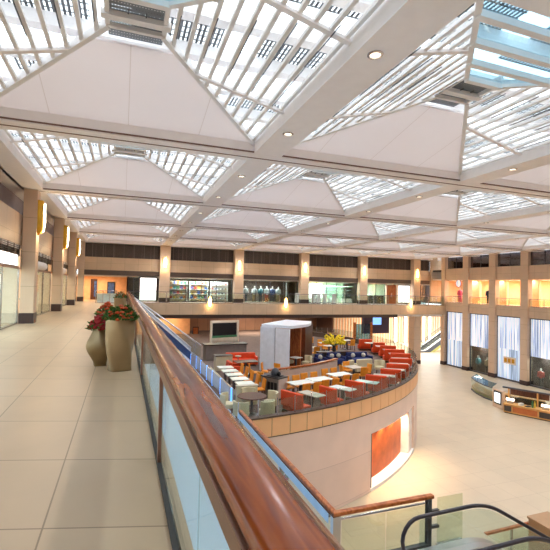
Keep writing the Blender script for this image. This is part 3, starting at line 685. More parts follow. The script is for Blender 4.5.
for i in range(len(RY)-1):
    ya, yb = RY[i+1]+.4, RY[i]-.4
    vis = i < 4
    # lower floor lit window
    top_split = -3.9 if i % 2 == 0 else -4.2
    o = struct('window_%d' % (40+i), MB().box(XR+.22, XR+.3, ya, yb, top_split, -.75), 'bead_window')
    struct('window_frame', MB().box(XR+.14, XR+.3, ya, yb, -.75, -.62).box(XR+.14, XR+.3, ya-.02, ya+.05, LZ, -.7).box(XR+.14, XR+.3, yb-.05, yb+.02, LZ, -.7).box(XR+.14, XR+.3, ya, yb, LZ, LZ+.15), 'steel_dark', o)
    if i in (0, 2): struct('lower_pane', MB().box(XR+.22, XR+.3, ya, yb, LZ+.15, top_split), 'bead_window_low', o)
    else: struct('lower_pane', MB().box(XR+.22, XR+.24, ya, yb, LZ+.15, top_split), 'glass_shop', o)
    if vis:
        railing('bay_railing', 'thin glass railing in the %s of the upper right wall' % bayn[i], (XR+.1, ya, .38), (XR+.1, yb, .38), .72, 2, rail='steel_dark', glass='glass_green', group='glass railings in the right wall bays')
        # top windows
        o = struct('window_%d' % (60+i), MB().box(XR+.2, XR+.22, ya, yb, 4.28, 5.6), 'glass_smoke')
        struct('window_frame', MB().box(XR+.15, XR+.25, ya, yb, 4.28, 4.34).box(XR+.15, XR+.25, (ya+yb)/2-.02, (ya+yb)/2+.02, 4.28, 5.6), 'steel_dark', o)
        struct('wall_right_pier', MB().box(XR+2.2, XR+2.5, ya-.1, ya+(yb-ya)*.45, .36, 2.95), 'shop_orange')
        light('bay_lamp', 'AREA', (XR+2.6, (ya+yb)/2, 2.9), 230, SOFT, 2.2)
        light('bay_lamp', 'AREA', (XR+2., (ya+yb)/2, 5.9), 40, WARM, 2.)
        t = thing('shelf_rack', 'dark bookshelf behind the top window of the %s' % bayn[i], 'shelf', (XR+2.6, (ya+yb)/2, 4.2)); obj('back_panel', MB().box(.1, .15, -1.2, 1.2, 0, 1.5), 'wood_dark', t)
        for k in range(3): obj('shelf', MB().box(-.2, .1, -1.2, 1.2, .1+k*.45, .14+k*.45), 'wood_orange', t)
        obj('side', MB().box(-.2, .15, -1.24, -1.2, 0, 1.5), 'wood_dark', t); obj('side', MB().box(-.2, .15, 1.2, 1.24, 0, 1.5), 'wood_dark', t)
mannequin('pink dressed mannequin in the corner bay of the upper right wall', (XR+.9, RY[0]-1.6, .36), -1.2, 'goods_pink', 'goods_pink')
mannequin('mannequin in dark clothes behind the railing of the second right bay', (XR+1.2, RY[1]-1.9, .36), -1.2, 'goods_navy', 'black')
t = thing('lit_sign', 'round bluish lit sign high in the corner bay of the upper right wall', 'sign', (XR+.7, RY[0]-1.55, 2.6)); obj('face', MB().lathe([(.4, 0), (.4, .06)], n=20).move(Matrix.Rotation(PI/2, 4, 'Y')), 'bead_window', t); obj('rim', MB().tube([(0, .42*math.cos(a*PI/10), .42*math.sin(a*PI/10)) for a in range(20)], .03, 6, True), 'goods_red', t); obj('hanger', MB().box(-.01, .01, -.01, .01, .4, .46), 'steel', t)
for i, (labs, ms) in enumerate([(('dressed dummy in teal behind the second ground shop window', 'dressed dummy in dark clothes behind the second ground shop window'), ('goods_teal', 'goods_tan')), (('dressed dummy in dark red behind the fourth ground shop window', 'dressed dummy in cream behind the fourth ground shop window'), ('goods_red', 'shop_cream'))]):
    yb = RY[1+i*2]-.4
    for k in range(2): mannequin(labs[k], (XR+.62, yb-.75-k*1.2, LZ), -1.4, ms[k], 'black')
    light('shop_lamp', 'AREA', (XR+.5, yb-1.2, -4.3), 45, WHITE, 1.)
t = thing('lit_emblem', 'gold lettered panel on the white ground window of the third bay', 'sign', (XR+.2, (RY[2]+RY[3])/2, -5.0))
obj('plate', MB().box(0, .02, -.7, .7, -.35, .35), 'shop_cream', t)
for k in range(3): obj('gold_mark', MB().box(-.02, 0, -.55+k*.42, -.25+k*.42, -.2, .2), 'brass', t)
# ------------------------------------------------------------------ the long wooden rail at the viewer's side
mat('gap_dark', (48, 44, 44), rough=.6); emit_mat('led_blue', (90, 160, 255), 1.6)
def ellipse(cx, cz, rx, rz, n=20, a0=0., a1=2*PI): return [(cx+rx*math.cos(a0+(a1-a0)*k/n), cz+rz*math.sin(a0+(a1-a0)*k/n)) for k in range(n)]
rl = thing('balustrade', 'long glass balustrade with broad polished wooden handrail along the walkway', 'balustrade', (.40, 0, 0))
Y0, Y1 = -5.5, YS-.1
hr = MB(); joints = [Y0, -1.2, 3.05, 7.2, 11.4, 15.6, 19.8, 24., 28.2, 32.4, 36.6, Y1]
for a, b in zip(joints[:-1], joints[1:]):
    n = 14; sec = ellipse(.073, .975, .12, .062, 22)
    hr.sweep(sec, a+.002, b-.002)
obj('handrail', hr, 'rail_wood', rl, smooth='auto')
obj('channel', MB().sweep([(-.06, .875), (.15, .875), (.15, .915), (.0, .915), (.0, .955), (-.06, .955)], Y0, Y1), 'channel', rl)
gp = [-5.5+2.02*k for k in range(23)]
gl = [.13-2.0, .13] ; k = 0
ys = [2.13-2.0*3+2.0*q for q in range(24)]
for a, b in zip(ys[:-1], ys[1:]):
    if a > Y1-1: break
    obj('glass_pane', MB().box(-.012, .0, a+.008, min(b, Y1)-.008, .03, .88), 'glass', rl)
for q in range(-1, 10):
    y = 4.13+4.0*q
    if y < Y1: obj('post', MB().box(-.045, -.013, y-.03, y+.03, 0, .9), 'steel_rose', rl)
obj('base_channel', MB().box(-.05, -.012, Y0, Y1, .0, .03), 'gap_dark', rl)
obj('edge_cap', MB().box(.0, .075, Y0, Y1, .0, .02), 'stone_y', rl)
# ------------------------------------------------------------------ planters
mat('pot_gold', (162, 136, 102), rough=.35, metal=.35, var=.1, scale=2.); mat('pot_olive', (142, 118, 82), rough=.4, metal=.3, var=.12, scale=2.); mat('soil', (60, 44, 34), rough=.9)
mat('leaf', (70, 110, 44), rough=.6, var=.35, scale=9.); mat('bloom_red', (150, 14, 24), rough=.6, var=.25, scale=20.); mat('bloom_orange', (196, 74, 26), rough=.6, var=.25, scale=20.); mat('bloom_yellow', (238, 208, 30), rough=.6, var=.2, scale=10.)
def pot_mesh(prof, twist, n, power):
    """a vessel whose rounded-square plan turns as it rises"""
    mb = MB(); seg = 64; m = 32; vs = []
    for j in range(m+1):
        u = j/m; r = 0
        for (a, ra), (b, rb) in zip(prof[:-1], prof[1:]):
            if a <= u <= b: s_ = (u-a)/(b-a); s_ = s_*s_*(3-2*s_); r = lerp(ra, rb, s_)
        for i in range(seg):
            th = 2*PI*i/seg; ph = th+twist*u
            q = (abs(math.cos(ph*n/4))**power+abs(math.sin(ph*n/4))**power)**(-1/power)
            vs.append((r*q*math.cos(th), r*q*math.sin(th), u))
    fs = [(j*seg+i, j*seg+(i+1) % seg, (j+1)*seg+(i+1) % seg, (j+1)*seg+i) for j in range(m) for i in range(seg)]
    fs.append(tuple(range(seg))[::-1])
    return mb.add(vs, fs)
def scale_z(mb, h): mb.v = [(x, y, z*h) for x, y, z in mb.v]; return mb
def foliage(t, r, h, z0, nleaf, nbloom, bloom, rb=.045, seed=1):
    rn = random.Random(seed); f = MB(); g = MB()
    for k in range(nleaf):
        a = rn.uniform(0, 2*PI); q = math.sqrt(rn.random())*r; z = z0+h*(1-(q/r)**2)*rn.uniform(.1, 1.)
        c = Vector((q*math.cos(a), q*math.sin(a), z)); d = Vector((math.cos(a)*.7+rn.uniform(-.5, .5), math.sin(a)*.7+rn.uniform(-.5, .5), rn.uniform(.1, 1.))).normalized()
        s_ = d.cross(Vector((rn.uniform(-1, 1), rn.uniform(-1, 1), 1))).normalized(); L = rn.uniform(.06, .12); w_ = L*.32
        n_ = s_.cross(d)*.012
        f.add([c, c+d*L*.5+s_*w_+n_, c+d*L, c+d*L*.5-s_*w_+n_, c+d*L*.45-n_], [(0, 1, 4), (1, 2, 4), (2, 3, 4), (3, 0, 4)])
    for k in range(nbloom):
        a = rn.uniform(0, 2*PI); q = math.sqrt(rn.random())*r*.98; z = z0+h*(1-(q/r)**2)*rn.uniform(.75, 1.05)+.02
        g.blob((q*math.cos(a), q*math.sin(a), z), (rb*rn.uniform(.7, 1.2),)*2+(rb*.6,), 7, 4, .25)
    obj('leaves', f, 'leaf', t)
    if nbloom: obj('flowers', g, bloom, t)
def planter(name, label, loc, rz, prof, ht, twist, m, **fk):
    t = thing('planter', label, 'planter', loc, rz, None)
    obj('pot', scale_z(pot_mesh(prof, twist, 4, 5.), ht), m, t, smooth=True)
    rr = prof[-1][1]
    obj('rim', MB().lathe([(rr*1.02, ht-.02), (rr*1.02, ht+.01), (rr*.9, ht+.01), (rr*.9, ht-.05)], n=32, cap=False), m, t)
    obj('soil', MB().lathe([(rr*.95, ht-.05), (rr*.95, ht-.03)], n=24), 'soil', t)
    foliage(t, fk['r'], fk['h'], ht-.04, fk['nl'], fk['nb'], fk['bloom'], fk.get('rb', .045), fk.get('seed', 1))
    return t
tall = [(0, .185), (.45, .27), (1., .225)]; round_ = [(0, .12), (.5, .235), (1., .125)]
p = at(119.5, 371, 0)
planter('a', 'tall twisted beige planter with orange and green flowers beside the rail', (-.02, 8.85, 0), .35, [(0, .20), (.4, .235), (1., .225)], 1.02, 1.3, 'pot_gold', r=.3, h=.27, nl=420, nb=34, bloom='bloom_orange', seed=3)
planter('b', 'shorter bulging olive planter with dark red flowers', (-.40, 9.42, 0), .2, round_, .77, 1.1, 'pot_olive', r=.235, h=.3, nl=160, nb=120, bloom='bloom_red', rb=.05, seed=5)
planter('c', 'planter with orange flowers half hidden behind the tall beige one', (-.36, 11.6, 0), .1, round_, .92, 1.1, 'pot_olive', r=.25, h=.3, nl=140, nb=60, bloom='bloom_orange', seed=8)
planter('d', 'distant beige planter with green leaves by the far end of the rail', (-.12, 26.5, 0), .3, [(0, .26), (.5, .31), (1., .29)], .86, .9, 'pot_gold', r=.36, h=.4, nl=260, nb=14, bloom='bloom_orange', seed=9)
# ------------------------------------------------------------------ the lower rail round the landing
BZ = FZ+1.0
mat('blue_floor_tone', (190, 216, 240), rough=.35, metal=.2)  # tone of the bright blue floor, put on an added strip
cx_, cy_ = at(335, 512, BZ).x, at(335, 512, BZ).y
ex_ = at(428, 491, BZ).x; fy_ = at(240, 410, BZ).y
lr = thing('landing_balustrade', 'glass balustrade with wooden rail turning a corner below the long handrail', 'balustrade', (cx_, cy_, FZ))
rw = MB().bar((0, 0, .97), (0, fy_-cy_, .97), .11, .075).bar((-.055, 0, .97), (ex_-cx_, 0, .97), .11, .075)
obj('handrail', rw, 'wood_rail2', lr, bevel=.02)
obj('top_channel', MB().bar((-.05, .1, .89), (-.05, fy_-cy_, .89), .05, .05).bar((.08, 0, .86), (ex_-cx_-.12, 0, .86), .03, .03), 'steel', lr)
obj('blue_floor_strip', MB().box(-.085, -.075, .1, fy_-cy_, .76, .93), 'blue_floor_tone', lr)  # added strip standing in for the bright blue floor seen through the glass
for y in (0., (fy_-cy_)*.42, (fy_-cy_)-.1): obj('post', MB().box(-.06, .06, y-.05, y+.05, 0, .93), 'steel', lr)
for x in (.05, ex_-cx_-.1): obj('post', MB().box(x-.05, x+.05, -.04, .04, 0, .93), 'steel_dark' if x > 1 else 'steel', lr)
L1, L2 = fy_-cy_, ex_-cx_
for a, b in ((.08, L1*.42-.08), (L1*.42+.08, L1-.2)): obj('glass_pane', MB().box(-.008, .008, a, b, .08, .82), 'glass_green', lr)
for a, b in ((.14, L2*.5-.01), (L2*.5+.01, L2-.18)): obj('glass_pane', MB().box(a, b, -.008, .008, .06, .82), 'glass_green', lr)
obj('base_rail', MB().box(-.05, .05, .05, L1, 0, .08).box(.1, L2-.1, -.05, .05, 0, .08), 'steel_dark', lr)
for z in (.35, .65): obj('glass_clip', MB().box(L2-.05, L2+.14, -.03, .03, z, z+.05), 'steel_dark', lr)
g2 = thing('glass_screen', 'clear frameless glass pane standing past the end post of the wooden rail', 'glass screen', (ex_+.42, cy_-.02, FZ))
obj('pane', MB().box(-.32, .3, -.01, .01, .02, .93), 'glass_green', g2); obj('foot', MB().box(-.32, .3, -.04, .04, 0, .03), 'steel', g2)
struct('floor_escalator_landing', MB().box(3.6, 7.2, -2, cy_+.12, FZ-.45, FZ-.004), 'floor_marble')
t = thing('flower_pot', 'small pot of red flowers on the landing floor behind the lower glass', 'flower pot', (at(284, 474, FZ+.3).x, at(284, 474, FZ+.3).y, FZ))
obj('pot', MB().lathe([(.1, 0), (.13, .22), (.11, .22), (.1, .18)], n=16, cap=False), 'pot_olive', t, smooth='auto'); obj('soil', MB().lathe([(.11, .16), (.11, .18)], n=12), 'soil', t); foliage(t, .18, .26, .2, 70, 18, 'bloom_red', .05, 12)
# ------------------------------------------------------------------ escalator down from the landing
mat('rubber', (40, 34, 44), rough=.28); mat('step_grey', (120, 120, 124), rough=.4, metal=.6); mat('deck_steel', (196, 192, 194), rough=.32, metal=.95, var=.05)
def handrail_path(L, drop, flat, h, rn=.36):
    """newel loop at the origin, a flat run, a slope down and the lower newel; in x and z"""
    pts = []
    for k in range(11):
        a = -PI/2-PI*.0 + PI*k/10
        pts.append((-rn*math.cos(a)+rn*0, h-rn+rn*math.sin(a)))
    pts = [(-(rn*math.sin(PI*k/10)), h-rn-rn*math.cos(PI*k/10)) for k in range(11)]
    pts += [(flat*q/6, h) for q in range(1, 5)]
    ang = math.radians(30)
    for k in range(1, 9):                                # rounding over into the slope
        a = ang*k/8; R_ = 1.6; pts.append((flat*.7+R_*math.sin(a), h-R_+R_*math.cos(a)))
    x0, z0 = pts[-1]; run = (drop-.4)/math.tan(ang)
    pts.append((x0+run, z0-(drop-.4)))
    for k in range(1, 7):
        a = ang*(1-k/6); R_ = 1.4; px_, pz = x0+run, z0-(drop-.4)
        pts.append((px_+R_*(math.sin(ang)-math.sin(a)), pz-R_*(math.cos(a)-math.cos(ang))))
    xe, ze = pts[-1]; pts.append((xe+.8, ze))
    pts += [(xe+.8+rn*math.sin(PI*k/10), ze-rn+rn*math.cos(PI*k/10)) for k in range(1, 11)]
    return pts
def escalator(label, loc, rz, drop, flat, h, wid, name='escalator', rail='rubber'):
    t = thing(name, label, 'escalator', loc, rz)
    P = handrail_path(L=0, drop=drop, flat=flat, h=h)
    top = P[10:-10]
    for s, nm in ((wid/2, 'far'), (-wid/2, 'near')):
        obj('handrail', MB().tube([(x, s, z) for x, z in P], .036, 8), rail, t, smooth=True)
        v = []; n = len(top)
        for x, z in top: v += [(x, s-.008, z-.06), (x, s+.008, z-.06), (x, s+.008, z-h+.28), (x, s-.008, z-h+.28)]
        f = [(4*i+k, 4*i+(k+1) % 4, 4*i+4+(k+1) % 4, 4*i+4+k) for i in range(n-1) for k in range(4)]
        obj('glass_panel', MB().add(v, f), 'glass', t)
        v = []
        for x, z in top: v += [(x, s-.16, z-h+.2), (x, s+.16, z-h+.2), (x, s+.16, z-h+.3), (x, s-.16, z-h+.3)]
        obj('deck', MB().add(v, f+[(3, 2, 1, 0), (4*n-4, 4*n-3, 4*n-2, 4*n-1)]), 'deck_steel', t, smooth='auto')
        v = []
        for x, z in top: v += [(x, s-.15, z-h-.45), (x, s+.15, z-h-.45), (x, s+.15, z-h+.2), (x, s-.15, z-h+.2)]
        obj('skirt', MB().add(v, f+[(3, 2, 1, 0), (4*n-4, 4*n-3, 4*n-2, 4*n-1)]), 'deck_steel', t, smooth='auto')
    # treads
    xs = [x for x, z in top]
    def ztop(x):
        for (a, za), (b, zb) in zip(top[:-1], top[1:]):
            if a <= x <= b: return lerp(za, zb, (x-a)/(b-a))-h+.05
        return top[-1][1]-h+.05
    x = top[0][0]+.3; k = 0
    while x < xs[-1]-.2:
        z = ztop(x+.2); mb = MB().box(x, x+.395, -wid/2+.16, wid/2-.16, z-.2, z)
        for q in range(10): yy = lerp(-wid/2+.2, wid/2-.2, q/9); mb.box(x+.01, x+.385, yy-.012, yy+.012, z, z+.012)
        obj('step', mb, 'step_grey', t); x += .4
    obj('comb_plate', MB().box(top[0][0]-.6, top[0][0]+.3, -wid/2+.16, wid/2-.16, -.02, .03), 'deck_steel', t)
    v = []
    for x, z in top: v += [(x, -wid/2-.1, z-h-.9), (x, wid/2+.1, z-h-.9), (x, wid/2+.1, z-h-.4), (x, -wid/2-.1, z-h-.4)]
    obj('truss', MB().add(v, f+[(3, 2, 1, 0), (4*n-4, 4*n-3, 4*n-2, 4*n-1)]), 'shop_white', t)
    return t
EZ = FZ+.98
ea = at(413, 528, EZ-.3); eb = at(430, 515, EZ); ec = at(482, 503, EZ)
ne = at(500, 546.5, EZ)
wid = max(.9, eb.y-ne.y); 
escalator('escalator with black handrails going down from the landing to the hall floor', (eb.x-.22, eb.y-wid/2, FZ), math.atan2(ec.y-eb.y, ec.x-eb.x)*.5, FZ-LZ, 1.6, .98, wid)
# railing and stone block on the hall floor beyond the escalator
a = at(485, 533, LZ+1.0); b = at(560, 514.5, LZ+1.0)
rr_ = thing('floor_railing', 'glass railing with reddish wooden rail on the hall floor beyond the escalator', 'railing', (a.x, a.y, LZ), math.atan2(b.y-a.y, b.x-a.x)); L = (b-a).length
obj('handrail', MB().bar((0, 0, .97), (L, 0, .97), .1, .08), 'wood_rail2', rr_, bevel=.015); obj('base_rail', MB().box(0, L, -.04, .04, 0, .06), 'steel', rr_)
for k in range(4): obj('post', MB().box(L*k/3-.03, L*k/3+.03, -.03, .03, 0, .93), 'steel', rr_)
for k in range(3): obj('glass_pane', MB().box(L*k/3+.04, L*(k+1)/3-.04, -.008, .008, .06, .9), 'glass_green', rr_)
mat('block_tan', (176, 136, 98), rough=.5)
p = at(551, 521, LZ+1.24)
t = thing('stone_plinth', 'tan square stone block on the hall floor at the edge behind the red rail', 'plinth', (p.x, p.y, LZ))
obj('body', MB().box(-.45, .45, -.45, .45, 0, 1.16), 'block_tan', t, bevel=.015); obj('cap', MB().box(-.48, .48, -.48, .48, 1.16, 1.24), 'block_tan', t, bevel=.01)
# ------------------------------------------------------------------ stair with silver sides from the walkway down to the restaurant
mat('blue_dark', (52, 66, 104), rough=.25, spec=.7); mat('silver', (232, 232, 236), rough=.3, metal=.25)
n0, n1 = Vector((.62, 27.0, .86)), at(191, 348, FZ+1.0)
f0, f1 = Vector((.62, 28.5, .86)), at(201, 345.5, FZ+1.0)
st = thing('staircase', 'silver sided stair with dark blue glass descending from the walkway to the restaurant', 'stairs', (0, 0, 0))
obj('handrail', MB().tube([n0, n1], .05, 8), 'silver', st, smooth=True); obj('handrail', MB().tube([f0, f1], .05, 8), 'silver', st, smooth=True)
dz = lambda p, z: p+Vector((0, 0, z))
obj('side_band', MB().slab([dz(n0, -.02), dz(n1, -.02), dz(n1, -.24), dz(n0, -.24)], .12), 'silver', st)
obj('glass_panel', MB().slab([dz(n0, -.26), dz(n1, -.26), dz(n1, -.78), dz(n0, -.78)], .04), 'blue_dark', st)
obj('stringer', MB().slab([dz(n0, -.8), dz(n1, -.8), dz(n1, -1.15), dz(n0, -1.15)], .14), 'silver', st)
obj('stringer', MB().slab([dz(f0, -.85), dz(f1, -.85), dz(f1, -1.15), dz(f0, -1.15)], .1), 'silver', st)
obj('glass_panel', MB().slab([dz(f0, -.1), dz(f1, -.1), dz(f1, -.82), dz(f0, -.82)], .02), 'glass', st)
for k in range(20):
    t_ = (k+.5)/20; a = n0.lerp(n1, t_); b = f0.lerp(f1, t_); z = a.z-.98
    obj('tread', MB().slab([(a.x-.13, a.y+.1, z), (a.x+.13, a.y+.1, z), (b.x+.13, b.y-.05, z), (b.x-.13, b.y-.05, z)], .05), 'deck_steel', st)
# ------------------------------------------------------------------ the round podium under the restaurant
rad = math.radians
panel_mat('podium_stone', (234, 206, 190), (200, 170, 156), [('Z', 1.62, -.35, .015)], rough=.35, var=.06, tile_var=.4, scale=1.)
mat('fascia_peach', (244, 190, 138), rough=.45, var=.05, scale=1.2); mat('rim_dark', (84, 66, 56), rough=.4); mat('copper', (190, 96, 48), rough=.38, metal=.6, var=.3, scale=1.4); mat('gloss_white', (244, 240, 236), rough=.15)
C2 = (CC.x, CC.y)
A0, A1 = rad(-65.0), rad(-46.5)
struct('wall_podium', MB().arc(C2, CR-.3, CR, LZ, -3.6, rad(-120), A0, 60).arc(C2, CR-.3, CR, -4.5, -3.6, A0, A1, 24).arc(C2, CR-.3, CR, LZ, -3.6, A1, rad(70), 110), 'podium_stone', smooth='auto')
fb = MB(); st_ = rad(2.4); a = rad(-86.8)
while a < rad(40): fb.arc(C2, CR-.12, CR+.03, -3.58, -2.92, a+.0007, a+st_-.0007, 3); a += st_
o = struct('wall_podium_fascia', fb, 'fascia_peach'); struct('backing', MB().arc(C2, CR-.2, CR+.015, -3.62, -2.92, rad(-87), rad(40), 120), 'rim_dark', o)
struct('rim', MB().arc(C2, CR-.22, CR+.05, -2.92, -2.87, rad(-87), rad(40), 140), 'rim_dark', o)
struct('wall_podium_niche', MB().arc(C2, CR-.62, CR-.5, LZ, -4.4, A0-.02, rad(-49.5), 24), 'copper', smooth='auto')
struct('trim_niche_base', MB().arc(C2, CR-.6, CR+.02, LZ, LZ+.14, A0, A1, 30), 'gloss_white')
struct('trim_niche_jamb', MB().arc(C2, CR-.6, CR-.02, LZ+.1, -4.4, A0-.003, A0+.006, 2), 'dark_base')
struct('trim_niche_return', MB().arc(C2, CR-.5, CR-.1, LZ+.1, -4.5, rad(-49.4), A1, 6), 'gloss_white')
for d_ in (-63, -59, -55, -51): light('niche_lamp', 'SPOT', (CC.x+(CR-.2)*math.cos(rad(d_)), CC.y+(CR-.2)*math.sin(rad(d_)), -4.55), 150, WARM, .06, rot=(0, 0, 0), spot=2.2)
bal = thing('curved_balustrade', 'curved glass balustrade with thin steel posts along the restaurant rim', 'balustrade', (CC.x, CC.y, -2.87))
a = rad(-86); k = 0
while a < rad(30):
    x, y = (CR-.07)*math.cos(a), (CR-.07)*math.sin(a)
    if k < 48: obj('post', MB().lathe([(.022, 0), (.022, .6)], (x, y, 0), 8).lathe([(.04, 0), (.04, .02)], (x, y, 0), 10), 'steel', bal)
    if k < 47: obj('glass_pane', MB().arc((0, 0), CR-.078, CR-.066, .06, .56, a+.004, a+st_-.004, 3), 'glass', bal)
    a += st_; k += 1
# ------------------------------------------------------------------ restaurant furniture: one of each, then copies
mat('seat_orange', (226, 142, 34), rough=.6, var=.12, scale=5.); mat('bench_red', (226, 74, 26), rough=.55, var=.1, scale=3.); mat('cream', (206, 192, 158), rough=.6, var=.06); mat('table_white', (232, 232, 222), rough=.3); mat('table_grey', (196, 186, 170), rough=.3); mat('table_aqua', (186, 214, 204), rough=.25); mat('navy', (30, 40, 92), rough=.6, var=.15); mat('counter_grey', (128, 116, 108), rough=.45, var=.1); mat('counter_dark', (64, 56, 52), rough=.4); mat('partition', (206, 180, 164), rough=.5, var=.08, scale=1.5)
def proto_chair():
    t = thing('dining_chair', 'x', 'chair')
    obj('seat', MB().box(-.22, .22, -.22, .22, .40, .47), 'seat_orange', t, bevel=.025)
    obj('backrest', MB().cbox((0, .22, .68), (.42, .06, .44), 0, -.14), 'seat_orange', t, bevel=.025)
    for sx in (-1, 1):
        for sy in (-1, 1): obj('leg', MB().bar((sx*.19, sy*.19, .41), (sx*.2, sy*.22, 0), .035, .035, (0, 1, 0)), 'wood_dark', t)
    return t
def proto_tub():
    t = thing('tub_chair', 'x', 'chair')
    obj('seat', MB().lathe([(.25, .28), (.28, .36), (.27, .45), (.2, .47)], n=20), 'cream', t, smooth='auto')
    obj('backrest', MB().arc((0, 0), .25, .33, .3, .8, rad(10), rad(170), 16), 'cream', t, bevel=.02)
    for k in range(4): a = PI/4+k*PI/2; obj('leg', MB().tube([(.2*math.cos(a), .2*math.sin(a), .3), (.24*math.cos(a), .24*math.sin(a), 0)], .02, 6), 'wood_dark', t)
    return t
def proto_table(name, m, lx, ly, pedestal=True):
    t = thing(name, 'x', 'table')
    obj('tabletop', MB().box(-lx/2, lx/2, -ly/2, ly/2, .72, .76), m, t, bevel=.008)
    obj('pedestal', MB().box(-.05, .05, -.05, .05, .03, .72), 'steel_dark', t); obj('foot', MB().box(-.25, .25, -.22, .22, 0, .03), 'steel_dark', t)
    return t
USED = set()
def place(p, loc, rz, label, group=None):
    loc = Vector((loc[0], loc[1], FZ))
    if p.name in USED: return dup(p, loc, rz, label, group)
    USED.add(p.name); p.location = loc; p.rotation_euler = (0, 0, rz); p['label'] = label
    if group: p['group'] = group
    return p
CH = proto_chair(); TUB = proto_tub()
TW = proto_table('dining_table', 'table_white', .78, .62); 
def F_(x, y, h=.76): return at(x, y, FZ+h)
# left row: five white tables along the low glass screen, each with an orange chair
lt = [(219, 368.5), (225.5, 372), (229.5, 375.7), (234, 379.6), (238.5, 383.8)]
n_ = ['fifth', 'fourth', 'third', 'second', 'first']
for k in range(5):
    x, y = 5.18, 21.6-k*.93
    place(TW, (x, y), 0, 'small white table, %s from the round table in the row along the low glass screen' % n_[k], 'white tables along the glass screen')
    place(CH, (x+.68, y+.02), -PI/2, 'orange chair pulled to the %s white table of the row along the glass screen' % n_[k], 'orange chairs along the glass screen')
bq = thing('banquette', 'long low beige bench between the glass screen and the row of white tables', 'bench', (4.62, 19.6, FZ)); obj('seat', MB().box(-.12, .16, -2.4, 2.5, 0, .45), 'counter_grey', bq, bevel=.03); obj('back', MB().box(-.16, -.12, -2.4, 2.5, 0, .7), 'cream', bq)
t = thing('end_cabinet', 'beige cabinet closing the end of the white table row', 'cabinet', (5.1, 17.15, FZ)); obj('body', MB().box(-.5, .42, -.09, .09, 0, .8), 'cream', t, bevel=.01); obj('top', MB().box(-.52, .44, -.11, .11, .8, .83), 'table_grey', t)
mat('pane_smoke', (172, 158, 162), rough=.15, spec=.8)
# low screen with blue glowing posts
sp_ = [at(191, 355, -2.62), at(199, 357, -2.62), at(204.5, 361, -2.62), at(210.5, 366.5, -2.62), at(218, 371.5, -2.62), at(226, 379, -2.62), at(236, 389, -2.62)]
gs = thing('glass_screen', 'low smoky glass screen with glowing blue posts at the restaurant edge', 'glass screen', (0, 0, FZ))
for k, p in enumerate(sp_):
    sp_[k] = Vector((min(p.x, 4.28+.02*k), p.y, 0))
for a, b in zip(sp_[:-1], sp_[1:]):
    obj('glass_pane', MB().slab([(a.x, a.y, .05), (b.x, b.y, .05), (b.x, b.y, .72), (a.x, a.y, .72)], .02), 'pane_smoke', gs)
for p in sp_: obj('post', MB().box(p.x-.025, p.x+.025, p.y-.025, p.y+.025, 0, .74), 'led_blue', gs)
# round table with cream tub chairs by the rim
rt = thing('round_table', 'round dark wood table with cream chairs beside the curved rim', 'table', (4.85, 15.7, FZ))
obj('tabletop', MB().lathe([(.56, .72), (.58, .74), (.56, .76)], n=32), 'wood_dark', rt); obj('pedestal', MB().lathe([(.3, 0), (.3, .03), (.06, .06), (.05, .72)], n=16), 'steel_dark', rt)
for (dx, dy, lab) in [(-.85, .35, 'left of'), (.15, .95, 'behind'), (.84, .2, 'right of'), (.3, -.86, 'in front of'), (-.6, -.72, 'at the front left of')]:
    place(TUB, (4.85+dx, 15.7+dy), math.atan2(dy, dx)-PI/2, 'cream tub chair %s the round dark table by the rim' % lab, 'cream chairs round the dark table')
# service counter
p = at(280, 398, FZ); ct = thing('service_counter', 'grey service counter with dark top beside the round table', 'counter', (6.6, 18.0, FZ), -1.05)
obj('body', MB().box(-.5, .5, -.32, .32, .06, .92), 'counter_grey', ct, bevel=.01); obj('top', MB().box(-.53, .53, -.35, .35, .92, .97), 'counter_dark', ct); obj('end_panel', MB().box(.5, .53, -.3, .3, .06, .9), 'partition', ct); obj('kick', MB().box(-.47, .47, -.29, .29, 0, .06), 'black', ct)
for k in range(3): obj('niche_shade', MB().box(-.12+k*.2, .03+k*.2, -.335, -.32, .25, .75), 'black', ct)  # raised black plates imitate the shade of open niches
mc = thing('coffee_machine', 'dark rounded machine standing on the grey service counter', 'machine', (6.62, 17.95, FZ+.97), -1.05)
obj('body', MB().lathe([(.17, 0), (.19, .15), (.15, .3), (.05, .36)], n=18), 'steel_dark', mc, smooth=True); obj('tray', MB().box(-.3, .3, -.25, .25, 0, .03), 'black', mc); obj('dome', MB().blob((.22, 0, .12), (.1, .1, .1), 12, 8), 'black', mc, smooth=True)
# the row of white tables in the middle
TM = proto_table('dining_table', 'table_white', 1.15, .72)
mid = [(301, 382), (319.5, 378.5), (339.7, 373.8)]
ml = ['nearest the service counter', 'in the middle of the central row', 'at the right end of the central row']
for k, q in enumerate(mid):
    p = F_(*q); rz = .22
    place(TM, (p.x, p.y), rz, 'long white table %s behind the red benches' % ml[k])
    for j in (-1, 1):
        d = Vector((math.cos(rz)*.3*j, math.sin(rz)*.3*j, 0)); nrm = Vector((-math.sin(rz), math.cos(rz), 0))
        place(CH, p-nrm*.58+d, rz+PI, 'orange chair near %s of the white table %s' % ('left' if j < 0 else 'right', ml[k]), 'orange chairs at the central white tables')
        place(CH, p+nrm*.58+d, rz, 'orange chair far %s of the white table %s' % ('left' if j < 0 else 'right', ml[k]), 'orange chairs at the central white tables')
p = F_(354, 366.6); tt = proto_table('square_table', 'table_grey', .8, .8); place(tt, (p.x, p.y), .2, 'square pale brown table in front of the cream sofas')
for dx, dy, r_, w_ in [(-.65, -.2, PI/2, 'left'), (.68, -.1, -PI/2, 'right'), (0, .62, 0, 'far'), (.1, -.65, PI, 'near')]:
    place(CH, (p.x+dx, p.y+dy), r_, 'orange chair on the %s side of the square pale brown table' % w_, 'orange chairs at the square table')
